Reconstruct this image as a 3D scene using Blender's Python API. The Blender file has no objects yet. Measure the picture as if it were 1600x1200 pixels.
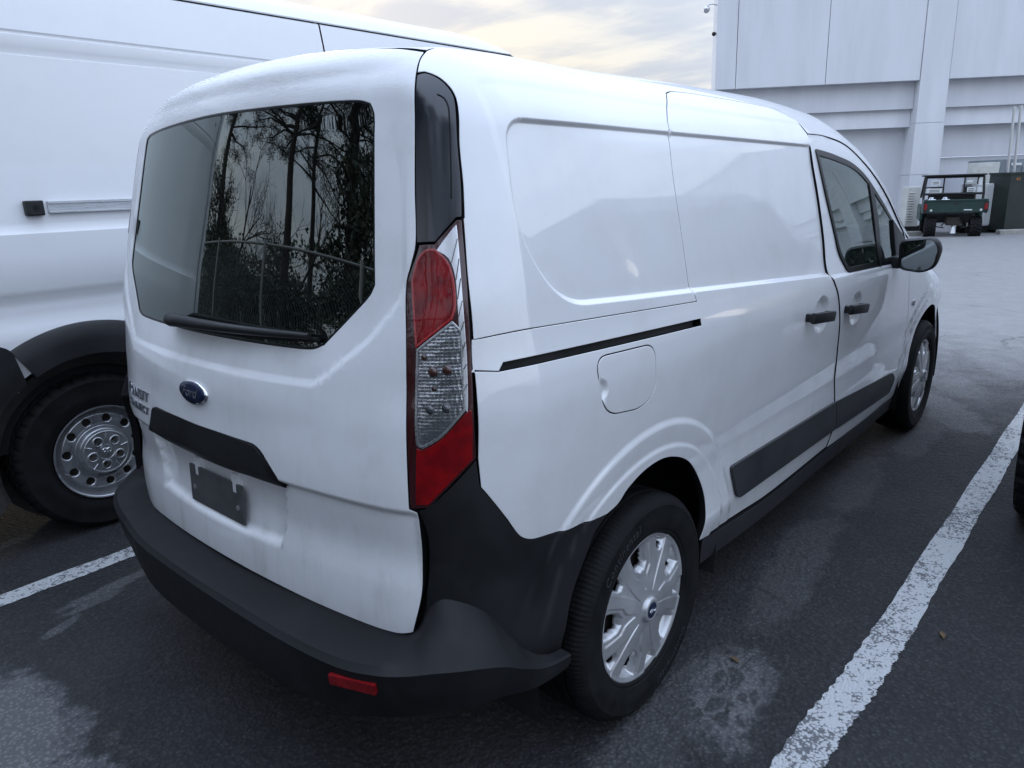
import bpy, bmesh, math, random
import numpy as np
from mathutils import Vector, Matrix
from mathutils.geometry import delaunay_2d_cdt
random.seed(7); RNG = np.random.default_rng(11)
SC = bpy.context.scene; COL = SC.collection
# ------------------------------------------------------------------ camera
cam_d = bpy.data.cameras.new('camera'); cam = bpy.data.objects.new('camera', cam_d); COL.objects.link(cam); SC.camera = cam
CYAW, CPIT, CROLL, CF = 0.7245472, 0.2640194, -0.0342557, 1131.533
CPOS = np.array([-1.5528617, -1.7842867, 1.4486095])
def cam_axes():
    cy, sy, cp, sp = math.cos(CYAW), math.sin(CYAW), math.cos(CPIT), math.sin(CPIT)
    f = np.array([cy*cp, sy*cp, -sp]); r = np.array([sy, -cy, 0.]); u = np.cross(r, f)
    cr, sr = math.cos(CROLL), math.sin(CROLL)
    return cr*r+sr*u, -sr*r+cr*u, f
_r, _u, _f = cam_axes()
M = Matrix(((_r[0], _u[0], -_f[0], CPOS[0]), (_r[1], _u[1], -_f[1], CPOS[1]), (_r[2], _u[2], -_f[2], CPOS[2]), (0, 0, 0, 1)))
cam.matrix_world = M
cam_d.sensor_width = 36; cam_d.lens = 36*CF/1600; cam_d.clip_start = .02; cam_d.clip_end = 2000
# ------------------------------------------------------------------ exposure
SC.view_settings.view_transform = 'Standard'; SC.view_settings.look = 'None'
SC.view_settings.exposure = .43; SC.view_settings.gamma = 1; SC.view_settings.use_curve_mapping = False
# ------------------------------------------------------------------ sky: overcast, thin streaky cloud, low sun behind it
SUN_AZ, SUN_EL = math.radians(55), math.radians(9)
W = bpy.data.worlds.new('World'); SC.world = W; W.use_nodes = True
nt = W.node_tree; nt.nodes.clear()
class G:
    """tiny node-graph helper"""
    def __init__(s, t): s.t = t
    def n(s, typ, ins=None, **kw):
        x = s.t.nodes.new(typ)
        for k, v in kw.items(): setattr(x, k, v)
        for k, v in (ins or {}).items():
            sock = x.inputs[k]
            if isinstance(v, bpy.types.NodeSocket): s.t.links.new(v, sock)
            else: sock.default_value = v
        return x
    def m(s, op, a, b=0., c=0., clamp=False):
        x = s.n('ShaderNodeMath', {0: a, 1: b, 2: c}, operation=op); x.use_clamp = clamp; return x.outputs[0]
    def vm(s, op, a, b=(0, 0, 0)): return s.n('ShaderNodeVectorMath', {0: a, 1: b}, operation=op).outputs[0]
    def mix(s, fac, a, b, mode='MIX'):
        x = s.n('ShaderNodeMix', data_type='RGBA', blend_type=mode)
        for i, v in ((0, fac), (6, a), (7, b)):
            if isinstance(v, bpy.types.NodeSocket): s.t.links.new(v, x.inputs[i])
            else: x.inputs[i].default_value = v if i == 0 or len(v) == 4 else (*v, 1)
        return x.outputs[2]
    def ramp(s, fac, stops, interp='LINEAR'):
        x = s.n('ShaderNodeValToRGB', {0: fac}); cr = x.color_ramp; cr.interpolation = interp
        while len(cr.elements) < len(stops): cr.elements.new(.5)
        for e, (p, c) in zip(cr.elements, stops):
            e.position = p; e.color = (c, c, c, 1) if isinstance(c, (int, float)) else (*c, 1)
        return x.outputs[0]
    def noise(s, vec, scale, detail=3, rough=.5, **kw):
        return s.n('ShaderNodeTexNoise', {'Vector': vec, 'Scale': scale, 'Detail': detail, 'Roughness': rough, **kw})
    def sm(s, v, a, b):
        return s.n('ShaderNodeMapRange', {0: v, 1: a, 2: b, 3: 0., 4: 1.}, interpolation_type='SMOOTHSTEP').outputs[0]
g = G(nt)
sky = g.n('ShaderNodeTexSky', sky_type='NISHITA', sun_disc=False, sun_elevation=SUN_EL, sun_rotation=math.pi/2-SUN_AZ, air_density=1., dust_density=1.5)
tc = g.n('ShaderNodeTexCoord').outputs['Generated']
dirn = g.vm('NORMALIZE', tc); sep = g.n('ShaderNodeSeparateXYZ', {0: dirn}); X, Y, Z = sep.outputs
zz = g.m('MAXIMUM', Z, 0.); zz1 = g.m('ADD', zz, .10)
cx, cy = g.m('DIVIDE', X, zz1), g.m('DIVIDE', Y, zz1)
cv = g.n('ShaderNodeCombineXYZ', {0: cx, 1: cy, 2: 0.}).outputs[0]
n1 = g.noise(cv, 1.1, 7, .58, Distortion=.5).outputs[0]
n2 = g.noise(g.vm('MULTIPLY', cv, (1, .45, 1)), 3.2, 6, .55, Distortion=.3).outputs[0]
cl = g.m('ADD', g.m('MULTIPLY', n1, .5), g.m('MULTIPLY', n2, .5))
cl = g.sm(cl, .40, .60)
sun_h = g.n('ShaderNodeVectorMath', {0: dirn, 1: (math.cos(SUN_AZ), math.sin(SUN_AZ), .10)}, operation='DOT_PRODUCT').outputs['Value']
glow = g.m('MULTIPLY', g.sm(sun_h, .72, 1.), g.sm(Z, .55, .0))
high = g.ramp(zz, [(0, 0.), (.22, .10), (.5, .55), (1., 1.)])
# cloud radiance (before the 0.1 background strength)
dark_c = g.mix(high, (4.9, 5.5, 6.6), (12.6, 15.3, 20.6)); light_c = g.mix(high, (6.9, 7.3, 7.8), (13.7, 16.4, 21.6))
cloud = g.mix(cl, dark_c, light_c)
cloud = g.mix(glow, cloud, g.mix(cl, (4.1, 4.4, 4.9), (6.7, 6.25, 5.3)))
sky_col = g.mix(.95, sky.outputs[0], cloud)
bg = g.n('ShaderNodeBackground', {'Color': sky_col, 'Strength': .1})
g.n('ShaderNodeOutputWorld', {0: bg.outputs[0]})
sl = bpy.data.lights.new('sun', 'SUN'); sl.energy = .6; sl.angle = math.radians(14); sl.color = (1, .9, .76)
so = bpy.data.objects.new('sun', sl); COL.objects.link(so)
so.rotation_euler = Vector((math.cos(SUN_AZ)*math.cos(SUN_EL), math.sin(SUN_AZ)*math.cos(SUN_EL), math.sin(SUN_EL))).to_track_quat('Z', 'Y').to_euler()
# ------------------------------------------------------------------ materials
def mat(name, fn=None, **kw):
    m = bpy.data.materials.new(name); m.use_nodes = True; t = m.node_tree; p = t.nodes['Principled BSDF']
    al = {'color': 'Base Color', 'rough': 'Roughness', 'metal': 'Metallic', 'coat': 'Coat Weight', 'coat_rough': 'Coat Roughness', 'spec': 'Specular IOR Level', 'ior': 'IOR'}
    for k, v in kw.items():
        s = p.inputs[al.get(k, k)]; s.default_value = (*v, 1) if isinstance(v, tuple) and len(v) == 3 and s.type == 'RGBA' else v
    if fn: fn(G(t), p)
    return m
def L(g_, out, sock): g_.t.links.new(out, sock)
def objco(g_): return g_.n('ShaderNodeTexCoord').outputs['Object']
def bump(g_, p, h, strength, dist):
    b = g_.n('ShaderNodeBump', {'Height': h, 'Strength': strength, 'Distance': dist}); L(g_, b.outputs[0], p.inputs['Normal'])
def var(lo, hi, scale=6, rough=None, bmp=None, detail=5, stretch=(1, 1, 1)):
    """colour wandering between lo and hi, plus roughness variation and fine bump"""
    def f(g_, p):
        co = g_.vm('MULTIPLY', objco(g_), stretch)
        n = g_.noise(co, scale, detail, .6).outputs[0]; n = g_.sm(n, .3, .7)
        L(g_, g_.mix(n, lo, hi), p.inputs['Base Color'])
        if rough: L(g_, g_.n('ShaderNodeMapRange', {0: n, 3: rough[0], 4: rough[1]}).outputs[0], p.inputs['Roughness'])
        if bmp: bump(g_, p, g_.noise(objco(g_), bmp[0], 4, .6).outputs[0], bmp[1], bmp[2])
    return f
def paint_fn(dirt, low=.0, streak=0.):
    def f(g_, p):
        co = objco(g_); s = g_.n('ShaderNodeSeparateXYZ', {0: co})
        n = g_.sm(g_.noise(co, 7., 9, .66).outputs[0], .42, .72)
        n2 = g_.sm(g_.noise(g_.vm('MULTIPLY', co, (9, 9, 1.2)), 2.2, 5, .6).outputs[0], .45, .75)
        spk = g_.sm(g_.noise(co, 90, 2, .5).outputs[0], .70, .78)
        lowm = g_.sm(s.outputs[2], 1.0, .35)
        d = g_.m('ADD', g_.m('MULTIPLY', n, dirt), g_.m('MULTIPLY', g_.m('MULTIPLY', n2, lowm), low))
        d = g_.m('ADD', d, g_.m('MULTIPLY', g_.m('MULTIPLY', n2, n), streak))
        d = g_.m('ADD', d, g_.m('MULTIPLY', spk, dirt*.8), clamp=True)
        L(g_, g_.mix(d, (.75, .757, .768), (.36, .33, .28)), p.inputs['Base Color'])
        L(g_, g_.m('ADD', .02, g_.m('MULTIPLY', d, .55), clamp=True), p.inputs['Coat Roughness'])
        w = g_.noise(co, 260, 2, .5).outputs[0]; bump(g_, p, w, .004, .001)
    return f
PAINT = mat('white_paint', paint_fn(.10, .16), rough=.42, coat=1., **{'Coat IOR': 1.9})
def tail_fn(g_, p):
    co = objco(g_); s = g_.n('ShaderNodeSeparateXYZ', {0: co})
    paint_fn(.13, .26, .14)(g_, p)
    # pale swirls paint in the brow's reflection; dried water runs lower down
    wv = g_.n('ShaderNodeTexWave', {'Vector': g_.vm('MULTIPLY', co, (1, 1.0, 2.6)), 'Scale': 15., 'Distortion': 11., 'Detail': 4., 'Detail Scale': 1.6}, wave_type='BANDS', bands_direction='Z').outputs['Fac']
    up = g_.m('MULTIPLY', g_.sm(s.outputs[2], 1.60, 1.72), g_.sm(wv, .55, .78))
    run = g_.m('MULTIPLY', g_.sm(g_.noise(g_.vm('MULTIPLY', co, (1, 34, 2.5)), 1., 4, .6).outputs[0], .52, .70), g_.sm(g_.noise(co, 7, 4, .6).outputs[0], .42, .62))
    run = g_.m('MULTIPLY', g_.m('MULTIPLY', run, .6), g_.m('ADD', g_.sm(s.outputs[2], .82, .60), g_.sm(g_.n('ShaderNodeMath', {0: s.outputs[1]}, operation='ABSOLUTE').outputs[0], .54, .62)))
    sheen_film = g_.m('ADD', g_.m('MULTIPLY', up, .95), g_.m('MULTIPLY', run, .5), clamp=True)
    rg = g_.m('ADD', .10, g_.m('MULTIPLY', sheen_film, .45)); L(g_, rg, p.inputs['Coat Roughness'])
    bc = p.inputs['Base Color'].links[0].from_socket
    L(g_, g_.mix(g_.m('MULTIPLY', sheen_film, .55), bc, (.80, .77, .73)), p.inputs['Base Color'])
TAIL = mat('dusty_white_paint', tail_fn, rough=.5, coat=.9)
BPLAST = mat('black_plastic', var((.004, .0045, .0055), (.009, .0095, .011), 5, (.42, .62), (900, .25, .0006)), spec=.45)
BUMPM = mat('faded_bumper_plastic', None, spec=.4)
def bumper_fn(g_, p):
    co = objco(g_); s = g_.n('ShaderNodeSeparateXYZ', {0: co})
    n = g_.sm(g_.noise(co, 5, 7, .65).outputs[0], .35, .7)
    nrm = g_.n('ShaderNodeNewGeometry').outputs['Normal']; nz = g_.n('ShaderNodeSeparateXYZ', {0: nrm}).outputs[2]
    scr = g_.sm(g_.noise(g_.vm('MULTIPLY', co, (30, 3, 20)), 3, 5, .7).outputs[0], .66, .74)
    dust = g_.m('ADD', g_.m('MULTIPLY', g_.sm(nz, .45, 1.), .5), g_.m('MULTIPLY', scr, .35), clamp=True)
    c1 = g_.mix(n, (.005, .0055, .0065), (.011, .0115, .013)); c2 = g_.mix(n, (.006, .0064, .0072), (.014, .014, .0155))
    L(g_, g_.mix(dust, c1, c2), p.inputs['Base Color'])
    L(g_, g_.m('ADD', .50, g_.m('MULTIPLY', n, .25)), p.inputs['Roughness'])
    bump(g_, p, g_.noise(co, 700, 3, .6).outputs[0], .3, .0008)
BUMPM = mat('faded_bumper_plastic', bumper_fn, spec=.28)
GPLAST = mat('grey_moulding_plastic', var((.020, .021, .024), (.036, .037, .040), 4, (.45, .6), (800, .2, .0006)), spec=.4)
DPILL = mat('satin_black_applique', var((.007, .009, .014), (.011, .013, .019), 4, (.16, .24)), coat=.5, coat_rough=.12)
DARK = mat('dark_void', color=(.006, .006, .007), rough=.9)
LINER = mat('cargo_liner', var((.03, .032, .034), (.06, .06, .062), 3), rough=.8)
RUBB = mat('tyre_rubber', var((.004, .0045, .005), (.010, .0105, .011), 14, (.62, .85), (240, .3, .001)), spec=.2)
RUBS = mat('window_seal_rubber', color=(.004, .005, .006), rough=.35, spec=.3)
SEAL_SHADE = mat('gap_seal_shade', color=(.006, .006, .007), rough=.8, spec=.1)  # seal rubber tone on the panel returns, put in as shade in gaps
def glass_fn(tint, refl_ior, body):
    def f(g_, p):
        t = g_.t; out = t.nodes['Material Output']
        fr = g_.n('ShaderNodeFresnel', {'IOR': refl_ior}).outputs[0]
        gl = g_.n('ShaderNodeBsdfGlossy', {'Color': (.92, 1, .96, 1), 'Roughness': .012})
        co = objco(g_); dn = g_.sm(g_.noise(co, 6, 7, .65).outputs[0], .35, .75)
        sp = g_.sm(g_.noise(co, 160, 2, .5).outputs[0], .68, .76)
        tr = g_.n('ShaderNodeBsdfTransparent', {'Color': (*tint, 1)})
        df = g_.n('ShaderNodeBsdfDiffuse', {'Color': (*body, 1)})
        m0 = g_.n('ShaderNodeMixShader', {0: g_.m('ADD', .10, g_.m('ADD', g_.m('MULTIPLY', dn, .10), g_.m('MULTIPLY', sp, .10))), 1: tr.outputs[0], 2: df.outputs[0]})
        m1 = g_.n('ShaderNodeMixShader', {0: fr, 1: m0.outputs[0], 2: gl.outputs[0]})
        L(g_, m1.outputs[0], out.inputs[0])
    return f
GLASS_REAR = mat('privacy_glass', glass_fn((.02, .022, .022), 2.05, (.012, .014, .014)))
GLASS_SIDE = mat('tinted_door_glass', glass_fn((.42, .52, .46), 2.5, (.05, .065, .06)))
MIRR = mat('mirror_glass', color=(.38, .42, .43), metal=1., rough=.015)
SILV = mat('silver_hubcap', var((.44, .445, .455), (.56, .565, .575), 9, (.3, .42)), metal=.6, coat=.4, coat_rough=.15)
STEEL = mat('silver_steel_wheel', var((.36, .37, .39), (.48, .49, .50), 9, (.25, .4)), metal=.8)
BRAKE = mat('brake_iron', var((.02, .017, .015), (.05, .04, .033), 20), rough=.8)
CHROME = mat('chrome', color=(.72, .73, .75), metal=1., rough=.12)
ALU = mat('brushed_aluminium', var((.50, .51, .52), (.62, .63, .64), 8, (.25, .4), None, 3, (1, 30, 30)), metal=.85)
BLUE = mat('badge_blue', color=(.006, .014, .045), rough=.45, coat=.25, coat_rough=.1, spec=.2)
LETT = mat('dull_chrome_letter', color=(.30, .31, .33), metal=1., rough=.3)
PLATE = mat('grey_blank_plate', var((.050, .052, .054), (.075, .077, .078), 14), rough=.55)
def lens(name, c1, c2, scale, kind='CHECK', emis=None):
    def f(g_, p):
        co = objco(g_)
        v = g_.n('ShaderNodeTexVoronoi', {'Vector': co, 'Scale': scale, 'Randomness': .12}, feature='F1')
        n = g_.sm(g_.noise(co, 22, 4, .6).outputs[0], .36, .66)
        a = g_.m('MULTIPLY', g_.sm(v.outputs['Distance'], .2, .75), .6)
        L(g_, g_.mix(g_.m('ADD', g_.m('MULTIPLY', a, .7), g_.m('MULTIPLY', n, .5), clamp=True), c1, c2), p.inputs['Base Color'])
        bump(g_, p, v.outputs['Distance'], .05, .002)
    return mat(name, f, rough=.35, coat=.55, coat_rough=.02, spec=.15)
RED1 = lens('red_lens_upper', (.07, .0005, .002), (.26, .0015, .004), 400)
RED2 = lens('red_lens_lower', (.09, .0005, .002), (.27, .0015, .004), 400)
REDRIM = mat('dark_red_lamp_rim', color=(.035, .002, .004), rough=.2, coat=1., coat_rough=.02)
REDBR = mat('bright_red_edge', color=(.30, .004, .008), rough=.2, coat=1., coat_rough=.02)
def clear_fn(g_, p):
    co = objco(g_)
    v = g_.n('ShaderNodeTexVoronoi', {'Vector': co, 'Scale': 150., 'Randomness': .15}, feature='F1')
    n = g_.sm(g_.noise(co, 26, 5, .65).outputs[0], .34, .62)
    w = g_.n('ShaderNodeTexWave', {'Vector': co, 'Scale': 26., 'Distortion': 3.}, bands_direction='DIAGONAL').outputs['Fac']
    L(g_, g_.mix(g_.m('MULTIPLY', g_.sm(v.outputs['Distance'], .15, .8), g_.m('ADD', n, .15), clamp=True), (.42, .425, .44), (.86, .87, .89)), p.inputs['Base Color'])
    bump(g_, p, g_.m('ADD', v.outputs['Distance'], g_.m('MULTIPLY', w, .3)), .28, .003)
CLEAR = mat('clear_lamp_reflector', clear_fn, metal=.8, rough=.16, coat=1., coat_rough=.02)
def clearglass(g_, p):
    out = g_.t.nodes['Material Output']
    m_ = g_.n('ShaderNodeMixShader', {0: g_.n('ShaderNodeFresnel', {'IOR': 1.45}).outputs[0], 1: g_.n('ShaderNodeBsdfTransparent', {'Color': (.92, .93, .95, 1)}).outputs[0], 2: g_.n('ShaderNodeBsdfGlossy', {'Roughness': .02}).outputs[0]})
    L(g_, m_.outputs[0], out.inputs[0])
CLENS = mat('clear_outer_lens', clearglass)
REFL = lens('red_reflector', (.14, .004, .006), (.33, .012, .016), 260)
AMBER = mat('amber_bulb', color=(.05, .016, .010), rough=.3, coat=1.)
BULB = mat('smoky_bulb', color=(.05, .05, .055), rough=.15, coat=1.)
# ------------------------------------------------------------------ object helpers
def mesh_obj(name, verts, faces, m, parent=None, normals=None, smooth=True, loc=None):
    me = bpy.data.meshes.new(name); me.from_pydata([tuple(map(float, v)) for v in verts], [], [tuple(map(int, f)) for f in faces]); me.update()
    if m is not None: me.materials.append(m)
    if smooth: me.polygons.foreach_set('use_smooth', [True]*len(me.polygons))
    if normals is not None: me.normals_split_custom_set_from_vertices([tuple(map(float, n)) for n in normals])
    o = bpy.data.objects.new(name, me); COL.objects.link(o)
    if parent is not None: o.parent = parent
    if loc is not None: o.location = loc
    return o
def tag(o, label=None, cat=None, group=None, kind=None):
    if label: o['label'] = label
    if cat: o['category'] = cat
    if group: o['group'] = group
    if kind: o['kind'] = kind
    return o
def thing(name, label, cat, loc=(0, 0, 0), rz=0, group=None):
    o = bpy.data.objects.new(name, None); COL.objects.link(o); o.location = loc; o.rotation_euler = (0, 0, rz); o.empty_display_size = .2
    return tag(o, label, cat, group)
class MB:
    def __init__(s): s.v = []; s.f = []
    def add(s, V, Fc):
        b = len(s.v); s.v += [tuple(x) for x in V]; s.f += [tuple(b+i for i in f) for f in Fc]; return s
    def box(s, c, d, rz=0., bev=0., rot=None):
        hx, hy, hz = d[0]/2, d[1]/2, d[2]/2; b = min(bev, hx*.9, hy*.9, hz*.9)
        if b > 0:
            bm = bmesh.new(); bmesh.ops.create_cube(bm, size=1)
            for v in bm.verts: v.co = Vector((v.co.x*d[0], v.co.y*d[1], v.co.z*d[2]))
            bmesh.ops.bevel(bm, geom=bm.edges[:], offset=b, segments=2, affect='EDGES', profile=.6)
            V = [v.co.copy() for v in bm.verts]; bm.verts.index_update(); Fc = [[v.index for v in f.verts] for f in bm.faces]; bm.free()
        else:
            V = [Vector((sx*hx, sy*hy, sz*hz)) for sx in (-1, 1) for sy in (-1, 1) for sz in (-1, 1)]
            Fc = [(0, 1, 3, 2), (4, 6, 7, 5), (0, 4, 5, 1), (2, 3, 7, 6), (0, 2, 6, 4), (1, 5, 7, 3)]
        R = Matrix.Rotation(rz, 3, 'Z') if rot is None else rot
        return s.add([R @ v + Vector(c) for v in V], Fc)
    def tube(s, pts, r, n=8, caps=True, radii=None):
        pts = [Vector(p) for p in pts]; V = []; Fc = []; up = None
        for i, p in enumerate(pts):
            t = (pts[min(i+1, len(pts)-1)]-pts[max(i-1, 0)]).normalized()
            a = t.cross(Vector((0, 0, 1)) if abs(t.z) < .95 else Vector((1, 0, 0))).normalized() if up is None else (up-t*up.dot(t)).normalized()
            up = a; b = t.cross(a); rr = radii[i] if radii else r
            for k in range(n):
                q = 2*math.pi*k/n; V.append(p+a*math.cos(q)*rr+b*math.sin(q)*rr)
        for i in range(len(pts)-1):
            for k in range(n): Fc.append((i*n+k, i*n+(k+1) % n, (i+1)*n+(k+1) % n, (i+1)*n+k))
        if caps: Fc.append(tuple(range(n))[::-1]); Fc.append(tuple((len(pts)-1)*n+k for k in range(n)))
        return s.add(V, Fc)
    def prism(s, poly, fn, d0, d1):
        """polygon (a,b) extruded from d0 to d1 along the third axis of fn(a,b,d)"""
        n = len(poly); V = [fn(a, b, d0) for a, b in poly]+[fn(a, b, d1) for a, b in poly]
        return s.add(V, [tuple(range(n))[::-1], tuple(range(n, 2*n))]+[(i, (i+1) % n, n+(i+1) % n, n+i) for i in range(n)])
    def build(s, name, m, parent=None, smooth=False, loc=None, fix=True):
        o = mesh_obj(name, s.v, s.f, m, parent, smooth=smooth, loc=loc)
        if fix:
            bm = bmesh.new(); bm.from_mesh(o.data); bmesh.ops.recalc_face_normals(bm, faces=bm.faces); bm.to_mesh(o.data); bm.free()
        if smooth: o.data.set_sharp_from_angle(angle=math.radians(38))
        return o
def copy_tree(o, parent=None):
    c = o.copy(); COL.objects.link(c)
    if parent is not None: c.parent = parent
    for ch in list(o.children): copy_tree(ch, c)
    return c
def text_mesh(txt, size, extrude=0., shear=0., spacing=1.):
    cu = bpy.data.curves.new('lettering', 'FONT'); cu.body = txt; cu.size = size; cu.extrude = extrude; cu.shear = shear; cu.space_character = spacing; cu.align_x = 'CENTER'; cu.align_y = 'CENTER'; cu.resolution_u = 4
    o = bpy.data.objects.new('lettering', cu); COL.objects.link(o); dg = bpy.context.evaluated_depsgraph_get(); dg.update()
    me = o.evaluated_get(dg).to_mesh(); V = np.array([v.co[:] for v in me.vertices]); Fc = [tuple(p.vertices) for p in me.polygons]
    o.evaluated_get(dg).to_mesh_clear(); bpy.data.objects.remove(o); return V, Fc
# ------------------------------------------------------------------ skin of the delivery van
def sstep(a,b,x):
    t=np.clip((x-a)/(b-a),0,1); return t*t*(3-2*t)
class Spl:
    """C1 monotone-ish cubic through knots"""
    def __init__(s,xs,ys):
        s.x=np.array(xs,float); s.y=np.array(ys,float)
        d=np.diff(s.y)/np.diff(s.x); m=np.zeros(len(xs)); m[0]=d[0]; m[-1]=d[-1]
        for i in range(1,len(xs)-1):
            m[i]=0 if d[i-1]*d[i]<=0 else 2*d[i-1]*d[i]/(d[i-1]+d[i])
        s.m=m
    def __call__(s,v):
        v=np.clip(v,s.x[0],s.x[-1]); i=np.clip(np.searchsorted(s.x,v)-1,0,len(s.x)-2)
        h=s.x[i+1]-s.x[i]; t=(v-s.x[i])/h; t2=t*t; t3=t2*t
        return (2*t3-3*t2+1)*s.y[i]+(t3-2*t2+t)*h*s.m[i]+(-2*t3+3*t2)*s.y[i+1]+(t3-t2)*h*s.m[i+1]
def smax(a,b,r):
    return np.minimum(np.maximum(a,b),-r)+np.hypot(np.maximum(a+r,0),np.maximum(b+r,0))
def sdpoly(px,pz,poly):
    """signed distance, negative inside"""
    poly=np.asarray(poly,float); n=len(poly); d=np.full(px.shape,1e9); ins=np.zeros(px.shape,bool)
    for i in range(n):
        a=poly[i]; b=poly[(i+1)%n]; e=b-a; wx=px-a[0]; wz=pz-a[1]
        t=np.clip((wx*e[0]+wz*e[1])/(e@e),0,1)
        d=np.minimum(d,np.hypot(wx-t*e[0],wz-t*e[1]))
        c=((a[1]>pz)!=(b[1]>pz))
        with np.errstate(divide='ignore',invalid='ignore'):
            xi=a[0]+(pz-a[1])*(b[0]-a[0])/((b[1]-a[1]) if b[1]!=a[1] else 1e-12)
        ins^=c&(px<xi)
    return np.where(ins,-d,d)
def roundpoly(P,r,n=5):
    """P: list of (x,z[,radius]) -> polygon with rounded corners"""
    out=[];N=len(P)
    for i in range(N):
        p=np.array(P[i][:2],float);a=np.array(P[i-1][:2],float);b=np.array(P[(i+1)%N][:2],float)
        rr=P[i][2] if len(P[i])>2 else r
        u=a-p;lu=np.hypot(*u);u/=lu;v=b-p;lv=np.hypot(*v);v/=lv
        k=min(rr,lu*.49,lv*.49)
        if k<1e-4: out.append(tuple(p));continue
        A=p+u*k;B=p+v*k
        for j in range(n+1):
            t=j/n; q=(1-t)**2*A+2*t*(1-t)*p+t*t*B; out.append(tuple(q))
    return out
# ---- delivery van skin: an implicit function, zero on the skin, van faces +x, rear axle at x=0
WB=3.063; AXZ=.322
base=Spl([.15,.22,.30,.38,.46,.54,.62,.75,.90,1.0,1.06,1.10,1.14,1.25,1.40,1.55,1.65,1.75,1.90],
         [.812,.835,.856,.870,.879,.876,.876,.889,.901,.904,.900,.893,.884,.866,.836,.800,.774,.744,.690])
plan=Spl([-1.0,-.6,-.35,0,1,2.0,2.5,3.06,3.5,3.75,3.95,4.1],[.885,.962,.985,.998,1,.995,.985,.985,.955,.90,.80,.70])
topH=Spl([-.75,-.6,-.45,-.2,.1,.6,1.1,1.6,1.95,2.25,2.5,3.2,3.3,3.5,3.75,3.9,4.1],
         [1.735,1.762,1.776,1.788,1.794,1.800,1.798,1.775,1.712,1.597,1.450,1.075,1.045,1.03,.955,.85,.5])
rearX=Spl([.3,.5,.62,.70,.80,.97,1.12,1.265,1.45,1.63,1.75,1.85],[-.735,-.762,-.768,-.762,-.770,-.752,-.715,-.690,-.652,-.612,-.575,-.53])
REARF=None
RECESS=[]   # list of (polygon xz, depth, width)
def sideW(x,z,feat=True):
    w=base(z)*plan(x)-.035*sstep(2.0,2.9,x)*sstep(1.0,1.3,z)
    # front fender/door area tumblehome pulls in below the mirror
    if feat:
        for cx in (0.,WB):
            d=np.hypot(x-cx,z-AXZ)
            w=w+.007*sstep(.536,.516,d)*sstep(.33,.47,z)-.004*sstep(.514,.44,d)*sstep(.33,.47,z)+.008*sstep(.470,.450,d)*sstep(.33,.47,z)
        for poly,dep,wd in RECESS:
            s=sdpoly(x,z,poly); w=w-dep*sstep(wd/2,-wd/2,s)
    return w
def F(p,feat=True):
    x,y,z=p[...,0],np.abs(p[...,1]),p[...,2]
    s=(y-sideW(x,z,feat))*.97
    yy=np.minimum(y,.95)
    H=topH(x)-.055*(yy/.7)**2-.030*(yy/.7)**4*sstep(-.45,.2,x)-.02*np.maximum(yy-.6,0)/.2
    dH=(topH(x+.02)-topH(x-.02))/.04
    t=(z-H)/np.sqrt(1+dH**2)
    k=.15+.07*np.clip((z-1.1)/.5,0,1)
    rx=rearX(z)+k*yy**2+.5*np.maximum(yy-.60,0)**2+3.5*np.maximum(np.minimum(p[...,1],.9)-.66,0)**2+.034*sstep(.42,.75,p[...,1])*sstep(1.25,.9,z)
    if feat:
        # crease under the plate grip and the plate pocket
        rx=rx+.014*sstep(.007,-.009,z-.813)*sstep(.50,.74,z)*sstep(.75,.715,y)
        pk=sstep(.010,-.010,np.maximum(np.maximum(y-.305-.03*(z-.64)/.13,z-.80),.640-z))
        rx=rx+.020*pk
        # soft shoulder below the window and brow above it
        if REARF is not None:
            sw=sdpoly(np.minimum(y,2.),z,REARF); T_=sstep(1.45,1.62,z); rx=rx+.006*sstep(0,1,(.080+.035*T_-sw)/(.020+.075*T_))
        rx=rx-.006*sstep(.12,0,np.abs(z-(1.02+.10*yy**2/.36)))
        rx=rx-.014*sstep(.05,.0,np.abs(z-1.735))*sstep(.62,.5,y)
    r=(rx-x)*.97
    fx=3.93-.22*yy**2-.10*np.clip((z-.75)/.25,0,1)**2
    n=x-fx
    a=smax(s,t,.13)
    a=smax(a,r,.155-.05*sstep(.9,1.3,z))
    return smax(a,n,.12)
def grad(p,e=6e-4,feat=True):
    g=np.zeros_like(p)
    for k in range(3):
        d=np.zeros(3);d[k]=e
        g[...,k]=F(p+d,feat)-F(p-d,feat)
    return g/np.maximum(np.linalg.norm(g,axis=-1,keepdims=True),1e-12)
def raysurf(o,d,t0,t1,n=60):
    """crossing of F along rays o+t d: coarse march, then secant refinement"""
    o=np.asarray(o,float);d=np.asarray(d,float);d=d/np.linalg.norm(d,axis=-1,keepdims=True)
    ts=np.linspace(t0,t1,n)
    lo=np.full(np.broadcast(o[...,0],d[...,0]).shape,np.nan);prev=F(o+d*t0,False)
    for i in range(1,n):
        cur=F(o+d*ts[i],False); m=(prev*cur<=0)&np.isnan(lo)
        lo=np.where(m,ts[i-1]+(ts[i]-ts[i-1])*np.abs(prev)/np.maximum(np.abs(prev-cur),1e-9),lo);prev=cur
    t=lo; a=np.nan_to_num(t)
    h=4e-3; f0=F(o+d*a[...,None])
    sl=(F(o+d*(a+h)[...,None],False)-F(o+d*(a-h)[...,None],False))/(2*h); sl=np.where(np.abs(sl)<.15,.15*np.sign(sl+1e-12),sl)
    for _ in range(14):
        a=a-.85*f0/sl; f0=F(o+d*a[...,None])
    return np.where(np.isnan(t)[...,None],np.nan,o+d*a[...,None])
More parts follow.
